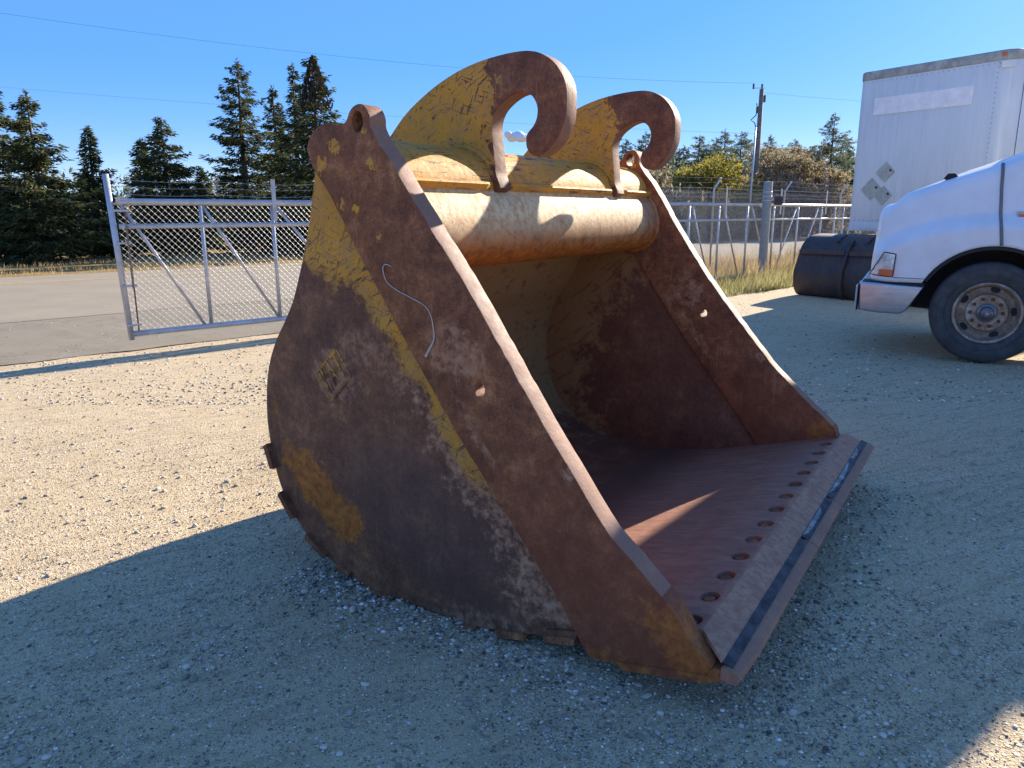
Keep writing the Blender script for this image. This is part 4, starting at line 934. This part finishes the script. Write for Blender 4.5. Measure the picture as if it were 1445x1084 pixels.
# note: local y is negative away from the camera
HUB = (0.10, 0.52)
def zt(x):   # hood top line
    return float(np.interp(x, [-1.2, -.6, -.25, -.02, .24, .84, .98, 1.08, 1.17], [2.22, 2.20, 2.17, 2.10, 2.0, 1.80, 1.745, 1.69, 1.61]))
def zarch(x):
    dx = x-HUB[0]; R_ = 0.695
    return HUB[1] + sqrt(R_*R_-dx*dx) if abs(dx) < 0.625 else 0.82
cols = []   # (x, y, nx, ny, side?)
RC = 0.30; XF = 1.24; WD = 2.30
xs_ = [-1.05, -.95, -.85, -.75, -.65, -.58] + list(np.linspace(-.52, .72, 26)) + [.725+0.0001, .80, .88, .94]
for x in xs_: cols.append((x, 0.0, 0.0, 1.0))
for k in range(1, 8):
    a = pi/2*k/8; cols.append((XF-RC+RC*sin(a), -RC+RC*cos(a), sin(a), cos(a)))
for t in np.linspace(0, 1, 6): cols.append((XF, -RC-(WD-2*RC)*t, 1.0, 0.0))
for k in range(1, 8):
    a = pi/2*k/8; cols.append((XF-RC+RC*cos(a), -(WD-RC)-RC*sin(a), cos(a), -sin(a)))
for x in xs_[::-1]: cols.append((x, -WD, 0.0, -1.0))
rows = 34; vs = []; sstep = lambda t: max(0, min(1, t))**2*(3-2*max(0, min(1, t)))
for (x, y, nx, ny) in cols:
    side = abs(ny); xr = min(x, XF)
    zb_ = zarch(xr) if side > .99 else 0.82
    zt_ = zt(min(xr, 1.12)) - 0.02*(1-side)
    zc_ = float(np.interp(xr, [-1, .2, .7, 1.0, 1.2], [1.40, 1.42, 1.35, 1.22, 1.12]))   # crease height
    for j in range(rows):
        t = j/(rows-1); z = zb_ + (zt_-zb_)*t
        offs = 0.11*sstep((z-zc_+.03)/.17) + 0.04*sstep((z-zc_)/.7)
        s_ = max(0, (z-(zt_-.16))/.16); rnd_ = 0.11*(1-sqrt(max(0, 1-s_*s_))); offs += rnd_
        offf = 0.04*sstep((z-.9)/.9) + rnd_*0.7
        yc_ = -WD/2; vs.append((x - nx*offf, yc_ + (y-yc_)*(1 - offs/(WD/2)), z))
nc = len(cols); fs = [(i*rows+j, (i+1)*rows+j, (i+1)*rows+j+1, i*rows+j+1) for i in range(nc-1) for j in range(rows-1)]
top0 = len(vs)   # close the hood top with a crowned strip
half = nc//2
for i in range(nc):
    x, y, z = vs[i*rows+rows-1]; cx = min(x, 1.02)
    for t in (0.25, 0.55, 1.0): vs.append((x+(cx-x)*t, y + (-WD/2-y)*t, z + 0.06*(1-(1-t)**2)*max(0.0, min(1.0, (1.05-x)/.7))))
for i in range(nc-1):
    a = [i*rows+rows-1, top0+i*3, top0+i*3+1, top0+i*3+2]; b = [(i+1)*rows+rows-1, top0+(i+1)*3, top0+(i+1)*3+1, top0+(i+1)*3+2]
    for k in range(3): fs.append((a[k], b[k], b[k+1], a[k+1]))
bm = bmesh.new(); bm.from_mesh(pyd(vs, fs)); bmesh.ops.remove_doubles(bm, verts=bm.verts, dist=1e-4); bmesh.ops.recalc_face_normals(bm, faces=bm.faces); me = bpy.data.meshes.new('m'); bm.to_mesh(me); bm.free()
hood = obj('hood', me, WHT, TR, smooth=50)
sol = hood.modifiers.new('t', 'SOLIDIFY'); sol.thickness = 0.02; sol.offset = -1
# seam between hood and cab, cab behind it
sm = [(.13, 2.04), (.12, 1.80), (.09, 1.44), (.06, 1.22)]
def sidey(x, z):
    zc_ = float(np.interp(x, [-1, .2, .7, 1.0, 1.2], [1.40, 1.42, 1.35, 1.22, 1.12])); zt_ = zt(x)
    off = 0.11*sstep((z-zc_+.03)/.17) + 0.04*sstep((z-zc_)/.7); s_ = min(1, max(0, (z-(zt_-.16))/.16)); return -(off + .11*(1-sqrt(max(0, 1-s_*s_))))
pts = [(x, sidey(x, z)+.004, z) for (x, z) in [(np.interp(z, [p[1] for p in sm[::-1]], [p[0] for p in sm[::-1]]), z) for z in np.linspace(1.22, 2.03, 24)]]
obj('cowl_seal', tubem(pts, .016, 6), plain('grey_seal', (.16, .165, .17), .6), TR, smooth=True)
cabp = [(-.28, .75), (-.28, 2.22), (-.20, 2.98), (-1.62, 3.0), (-1.62, .75)]
me = plate(cabp, -2.16, -0.14, (), .06, 4); obj('cab', me, WHT, TR, smooth=40)
obj('shadow_fairing', plate([(-.12, 2.9), (-.09, 3.45), (-.09, 3.92), (-.28, 4.13), (-.60, 4.16), (-.82, 4.06), (-1.22, 3.15), (-1.30, 2.9)], -2.05, -.50, (), .10, 4), WHT, TR, smooth=40)  # unseen block added on the cab, shaped for its shadow over bucket and yard
dr = obj('door', plate([(-.45, .95), (-.45, 2.66), (-1.45, 2.68), (-1.45, .95)], -.15, -.115, (), .012, 2), WHT, TR, smooth=22)
obj('window', plate([(-.52, 1.80), (-.52, 2.58), (-1.38, 2.60), (-1.38, 1.80)], -.118, -.108, (), .004), GLS, dr)
obj('handle', box((-1.32, -.10, 1.52), (.16, .04, .05), None, .01), BLK, dr)
obj('windscreen', pyd([(-.272, -.25, 2.27), (-.272, -2.05, 2.27), (-.205, -2.05, 2.96), (-.205, -.25, 2.96)], [(0, 1, 2, 3)]), GLS, TR)
obj('mirror', box((-.62, .16, 2.25), (.10, .22, .46), None, .03), BLK, TR)
tank = obj('fuel_tank', lathe([(0.0, -.8), (.32, -.8), (.33, -.78), (.33, .78), (.32, .8), (0, .8)], 28), CHR, TR, smooth=22)
tank.rotation_euler = (0, 0, radians(90)); tank.location = (-2.6, -.50, .62)
obj('chassis_rail', box((-1.6, -.72, .74), (5.0, .09, .26)), BLK, TR); obj('chassis_rail', box((-1.6, -1.58, .74), (5.0, .09, .26)), BLK, TR)
# arch lining and inner dark space
obj('wheel_arch_lining', plate([(HUB[0]+.69*cos(a), HUB[1]+.69*sin(a)) for a in np.linspace(radians(28), radians(152), 24)] + [(HUB[0]+.655*cos(a), HUB[1]+.655*sin(a)) for a in np.linspace(radians(152), radians(28), 24)], -.62, -.012, (), .003), BLK, TR, smooth=True)
obj('inner_panel', plate([(.95, .50), (.95, 1.3), (-.6, 1.3), (-.6, .50), (.60, .50)], -.70, -.64, (), .004), BLK, TR)
obj('step_panel', box((-1.15, -.16, .62), (.60, .20, .34), None, .02), CHR, TR)
# bumper
bp = [(1.305, .50), (1.325, .54), (1.335, .80), (1.30, .815), (.72, .775), (.88, .50), (.93, .475), (1.10, .475)]
bo = obj('bumper', plate([(1.315, .505), (1.330, .80), (1.30, .812), (.70, .778), (.845, .515), (.90, .478), (1.10, .478)], -.32, .0, (), .022, 3), CHR, TR, smooth=40)
obj('bumper_front', box((1.29, -1.15, .645), (.09, 1.66, .31), None, .03), CHR, TR)
obj('bumper_gap', box((1.0, -.20, .800), (.60, .34, .035)), BLK, TR)
obj('towing_flap', box((1.347, -.14, .64), (.022, .22, .26), None, .006), plain('pale_plastic', (.55, .56, .56), .4), TR)
obj('tow_slot', box((1.3335, -.12, .64), (.004, .30, .30)), BLK, TR)
# headlights
LENS = Mat('clear_lens'); _n = LENS.noise(12, 2); LENS = LENS.out(LENS.mix(_n.step(.4, .6), (.42, .44, .47), (.62, .64, .66)), .12, .35)
AMB = Mat('amber_lens').out((.62, .12, .03), .25)
def on_side(x, z, out=.006): return (x, sidey(x, z)+out, z)
for sy in (0, 1):
    f = (lambda x, z, o=.008: (min(x, 1.16), sidey(min(x, .95), z)*0.5 - max(0, (x-.94))**2*1.9 + o, z))
    pts = [(1.00, 1.115), (1.115, 1.135), (1.245, .885), (1.01, .875)]
    def grid(P, nx=6, nz=5, o=.010):
        vv, ff = [], []
        for i in range(nx+1):
            for j in range(nz+1):
                a, b = i/nx, j/nz
                t_ = np.array(P[0])*(1-a)+np.array(P[1])*a; l_ = np.array(P[3])*(1-a)+np.array(P[2])*a; p = t_*(1-b)+l_*b
                x, z = p; yy = -(RC - sqrt(max(0, RC*RC - max(0, x-(XF-RC))**2))) + o - 0.02*max(0, (z-1.0)*2)
                vv.append((x, yy if not sy else -WD-yy, z))
        for i in range(nx):
            for j in range(nz): 
                k = i*(nz+1)+j; ff.append((k, k+1, k+nz+2, k+nz+1))
        return vv, ff
    hl = obj('headlight', pyd(*grid(pts)), LENS, TR, smooth=True)
    obj('indicator', pyd(*grid([(1.012, .950), (1.145, .950), (1.160, .888), (1.015, .882)], 4, 2, .015)), AMB, hl, smooth=True)
    obj('lamp_frame', tubem([v for v in [grid(pts)[0][k] for k in (0, 6, 12, 18, 24, 30, 36, 37, 38, 39, 40, 41, 35, 29, 23, 17, 11, 5, 4, 3, 2, 1, 0)]], .006, 5), BLK, hl)
    obj('reflector', pyd(*grid([(1.05, 1.04), (1.10, 1.04), (1.10, .99), (1.05, .99)], 2, 2, .014)), CHR, hl)
# side marker sticker and mirror stub on hood
mk = obj('side_marker', box((-.10, sidey(-.1, 1.52)+.005, 1.52), (.12, .012, .07), None, .004), plain('marker_plate', (.45, .42, .40), .4), TR)
obj('marker_stripe', box((-.10, sidey(-.1, 1.52)+.013, 1.515), (.09, .004, .03)), AMB, mk)
obj('hood_mirror', plate([(.50, 1.915), (.535, 1.955), (.60, 1.95), (.635, 1.90), (.60, 1.885), (.52, 1.895)], -.42, -.30, (), .01), BLK, TR)
obj('wiper_mount', plate([(-.20, 2.16), (-.14, 2.185), (-.35, 2.27), (-.42, 2.25)], -.50, -.36, (), .01), BLK, TR)
# hood latch, shut line, fender vent and steps
obj('shut_line', tubem([(x, sidey(x, z)+.002, z) for (x, z) in [(1.0, .868), (.9, .866), (.8, .864), (.70, .862)]], .004, 4), BLK, TR)
# wheels
def make_wheel(x, y, sgn=1, name='wheel'):
    W_ = bpy.data.objects.new(name, None); COL.objects.link(W_); W_.parent = TR; W_.location = (x, y, 0.527)
    if sgn < 0: W_.rotation_euler = (0, 0, pi)
    return W_
tyre_p = [(.300, -.02), (.315, .0), (.36, .015), (.42, .022), (.475, .018), (.505, .004), (.520, -.02), (.527, -.05), (.527, -.22), (.515, -.26), (.44, -.285), (.31, -.27)]
tyre_me = lathe(tyre_p, 72); 
rim_p = [(.312, -.010), (.318, .008), (.308, .014), (.292, .008), (.286, -.02), (.280, -.075), (.262, -.095), (.205, -.085), (.192, -.070), (.188, -.055), (.105, -.055), (.100, -.060), (.0, -.062)]
rim_me = lathe(rim_p, 48)
for me_, mt in ((tyre_me, TYRE), (rim_me, RIM)): me_.materials.append(mt); me_.shade_smooth(); me_.set_sharp_from_angle(angle=radians(40))
def grooves():
    mb = MB()
    for r_ in (.385, .462):
        pts = [(r_*cos(a), .0215 if r_ < .4 else .0205, r_*sin(a)) for a in np.linspace(0, 2*pi, 65)]; mb.tube(pts, .0028, 4)
    return mb.mesh()
gr_me = grooves(); gr_me.materials.append(TYRE)
slot_me = lathe([(0, .002), (.03, .002), (.033, -.01)], 20); slot_me.materials.append(BLK)
nut_me = lathe([(0, .030), (.013, .030), (.017, .022), (.019, 0)], 6); nut_me.materials.append(M_RUSTY)
for k, (x, y, sg) in enumerate(((HUB[0], -.05, 1), (HUB[0], -2.25, -1), (-4.05, -.05, 1), (-4.05, -2.25, -1))):
    W_ = make_wheel(x, y, sg); ty = obj('tyre', tyre_me, None, W_); ri = obj('rim', rim_me, None, W_)
    tag(obj('sidewall_rib', gr_me, None, W_), kind=None)
    if k > 1: continue
    for j in range(5):
        a = 2*pi*j/5 + .55; s_ = obj('vent_slot', slot_me, None, W_); s_.location = (.243*cos(a), -.088, .243*sin(a)); s_.scale = (1.0, 1, 1.45); s_.rotation_euler = (0, -a-pi/2+pi/2, 0)
    for j in range(10):
        a = 2*pi*j/10; s_ = obj('lug_nut', nut_me, None, W_); s_.location = (.145*cos(a), -.056, .145*sin(a))
    hb = obj('hub', lathe([(0.0, .03), (.032, .03), (.036, .025), (.055, .018), (.062, .0), (.066, -.03), (.090, -.040), (.094, -.057)], 32), plain('hub_metal_%d' % k, (.16, .16, .165), .35, .6), W_, smooth=35)
    obj('hub_cap_bolt', lathe([(0, .042), (.012, .042), (.014, .03)], 6), CHR, W_)

# ================================================================== TRAILER
TN = Vector((6.56, 14.75, 0)); TE = Vector((8.06, 12.55, 0)); tdir = (TE-TN).normalized(); wid = (TE-TN).length
TL = thing('semi_trailer', 'tall weathered white box trailer behind the truck with grey placards', 'trailer', (TN+TE)/2, atan2(tdir.y, tdir.x))
# local x along the nose (left to right), local +y backwards (length)
TWH = Mat('weathered_trailer_skin'); _a = TWH.noise(.8, 5, .6); _b = TWH.noise(2.5, 5, .7, .2, sc=(6, 6, .35)); _c = TWH.noise(30, 3)
_w = TWH.noise(3.0, 2, .5, .0, sc=(1.6, 1.6, .03))
TWH = TWH.out(TWH.ramp(_a*.4+_b*.5+_c*.1, [(.28, (.47, .51, .53)), (.5, (.62, .65, .66)), (.72, (.72, .74, .74))]), .38, .05, _w, .25, .03)
TGR = plain('grey_aluminium_rail', (.33, .34, .31), .6, var=.3, scale=5); TPL = plain('trailer_placard', (.40, .40, .34), .6, var=.15, scale=9); TST = plain('painted_over_strip', (.80, .79, .80), .6, var=.08, scale=6)
ZB, ZT = 1.22, 4.10; rc = .26; hw = wid/2
def rr(rad, ins=0.0, L_=13.6):
    pts = []
    for (cx, cy, a0) in ((hw-rad, rad, -90), (hw-.02, L_-.02, 0), (-hw+.02, L_-.02, 90), (-hw+.12, .12, 180)):
        r_ = rad if cy < 1 and cx > 0 else (.12 if cy < 1 else .02)
        for k in range(9): a = radians(a0 + 90*k/8); pts.append((cx + (r_-ins)*cos(a), cy + (r_-ins)*sin(a)))
    return pts
obj('body', plate(rr(rc, .0), ZB+.14, ZT-.16, (), .004, order='xyz'), TWH, TL, smooth=40)
obj('top_rail', plate(rr(rc, -.012), ZT-.165, ZT, (), .03, 3, order='xyz'), TGR, TL, smooth=40)
obj('bottom_rail', plate(rr(rc, -.008), ZB-.01, ZB+.145, (), .006, order='xyz'), TWH, TL, smooth=40)
obj('paint_strip', box((-.14, -.010, 3.46), (1.72, .012, .30)), TST, TL)
for (cx, cz, s_) in ((-.66, 2.28, .26), (-.90, 1.98, .29), (-.66, 1.86, .25)):
    pl_ = obj('placard', box((cx, -.006-.002*cz, cz), (s_, .006, s_), Matrix.Rotation(radians(45), 3, 'Y')), TPL, TL)
    obj('clip', box((cx+.10, -.018, cz+.03), (.045, .01, .03), Matrix.Rotation(radians(45), 3, 'Y')), BLK, pl_)
obj('marker_light', box((hw-.20, -.030, ZT-.075), (.07, .03, .05), None, .008), AMB, TL)
obj('hatch_line', box((hw+.006, .30, 2.85), (.004, .012, 2.5)), BLK, TL)
obj('vent_label', box((hw-.14, .015, ZT-.23), (.20, .012, .10), Matrix.Rotation(radians(35), 3, 'Z')), TWH, TL)
RV = box((0,0,0),(.014,.010,.014)); RV.materials.append(TGR)
for k in range(34):
    _o = obj('rivet', RV, None, TL); _o.location = (hw-rc-.02, -.004, ZB+.2+.078*k)
for k in range(26):
    _o = obj('rivet', RV, None, TL); _o.location = (-hw+.16+.09*k, -.004, ZT-.20)
for k in range(26):
    _o = obj('rivet', RV, None, TL); _o.location = (-hw+.16+.09*k, -.004, ZB+.19)
for sx in (-.85, .85):
    lg = obj('landing_leg', box((sx, 2.6, .70), (.13, .13, 1.10), None, .01), BLK, TL); obj('foot', box((sx, 2.6, .08), (.30, .26, .16), None, .01), BLK, lg)
for yy in (10.6, 11.9):
    for sx in (-hw+.16, hw-.16):
        W_ = bpy.data.objects.new('wheel', None); COL.objects.link(W_); W_.parent = TL; W_.location = (sx, yy, .527); W_.rotation_euler = (0, 0, radians(90 if sx > 0 else -90)); W_.rotation_euler.z += pi
        obj('tyre', tyre_me, None, W_); obj('rim', rim_me, None, W_)
obj('bogie_frame', box((0, 11.2, 1.0), (1.5, 2.6, .50)), BLK, TL)

# ================================================================== DARK LOADER BUCKET BEHIND
DK = Mat('dark_bucket_steel'); _a, _b = DK.noise(3, 6, .7), DK.noise(1.5, 5, .7, .2, sc=(9, 9, .8)); DKm = DK.out(DK.ramp(_a*.5+_b*.5, [(.3, (.018, .016, .020)), (.5, (.042, .030, .028)), (.72, (.12, .062, .035))]), .6, 0, _a, .4, .006)
A0 = Vector((5.52, 14.35, 0)); B0 = Vector((7.10, 11.75, 0)); ld = (B0-A0).normalized()
LB = thing('loader_bucket', 'dark rusty curved loader bucket lying in front of the trailer nose', 'loader bucket', A0, atan2(ld.y, ld.x))
Lw = (B0-A0).length
# profile (y back away from the camera, z up)
pf = spline([(.62, 1.16), (.30, 1.12), (.10, .98), (.02, .84), (-.06, .62), (-.12, .45), (-.10, .22), (-.02, .06), (.10, 0.0), (.50, .0), (1.15, .02)], 6)
pin = inset(pf, .025)
def extr(poly, x0, x1, name, mat, parent, smooth=35):
    n = len(poly); vs = [(x0, p[0], p[1]) for p in poly] + [(x1, p[0], p[1]) for p in poly]
    fs = [(i, (i+1) % n, n+(i+1) % n, n+i) for i in range(n)]
    bm = bmesh.new(); bm.from_mesh(pyd(vs, fs)); bm.verts.ensure_lookup_table()
    for s_ in (0, n):
        f = bm.faces.new([bm.verts[s_+i] for i in range(n)]); bmesh.ops.triangulate(bm, faces=[f], ngon_method='EAR_CLIP')
    bmesh.ops.recalc_face_normals(bm, faces=bm.faces); me = bpy.data.meshes.new('m'); bm.to_mesh(me); bm.free()
    return obj(name, me, mat, parent, smooth)
extr(pf + pin[::-1], .03, Lw-.03, 'shell', DKm, LB)
side = pf + [(1.15, .10), (.95, .55), (.66, 1.10)]
extr(side, 0, .028, 'side_plate', DKm, LB); extr(side, Lw-.028, Lw, 'side_plate', DKm, LB)
for xx in (1.02, 1.95):
    rib = [p for p in pf[10:52]]; ro = inset(rib, -.055); extr(rib + ro[::-1], xx, xx+.05, 'rib', DKm, LB, 40)
extr([(.0, .80), (-.045, .80), (-.045, .86), (.0, .88)], .04, 1.0, 'wear_strip', DKm, LB); extr([(.0, .80), (-.045, .80), (-.045, .86), (.0, .88)], 1.09, 1.93, 'wear_strip', DKm, LB)
for xx in (.55, 1.15): 
    obj('hinge_ear', plate([(.10, 1.02), (.20, 1.10), (.34, 1.16), (.42, 1.12), (.30, 1.02)], -.0, .04, (), .004), DKm, LB); e_ = [c for c in LB.children if c.name.startswith('hinge_ear')][-1]; e_.rotation_euler = (0, 0, radians(90)); e_.location = (xx+.2, 0, .0)

# ================================================================== SMALL CLOUD
cbm = bmesh.new(); rc_ = random.Random(3)
for k in range(16):
    t = k/15; bmesh.ops.create_icosphere(cbm, subdivisions=2, radius=rc_.uniform(4.0, 6.5)*(1-.9*abs(t-.45)), matrix=Matrix.Translation((26*t + rc_.uniform(-1, 1), rc_.uniform(-4, 4), rc_.uniform(-.5, 5.0)*(1-.9*t))) @ Matrix.Diagonal((1.3, 1, 1.0, 1)))
cme = bpy.data.meshes.new('m'); cbm.to_mesh(cme); cbm.free()
cm_ = Mat('cloud_white'); cm_.b.inputs['Subsurface Weight'].default_value = 0.5; cm_ = cm_.out((.88, .9, .93), 1.0, spec=0)
cl_ = obj('cloud', cme, cm_, smooth=True); cl_.location = (ray_at(716,195,900).x, 900, ray_at(727, 195, 900).z); tag(cl_, 'single small white cloud seen through the near hook', kind='structure')
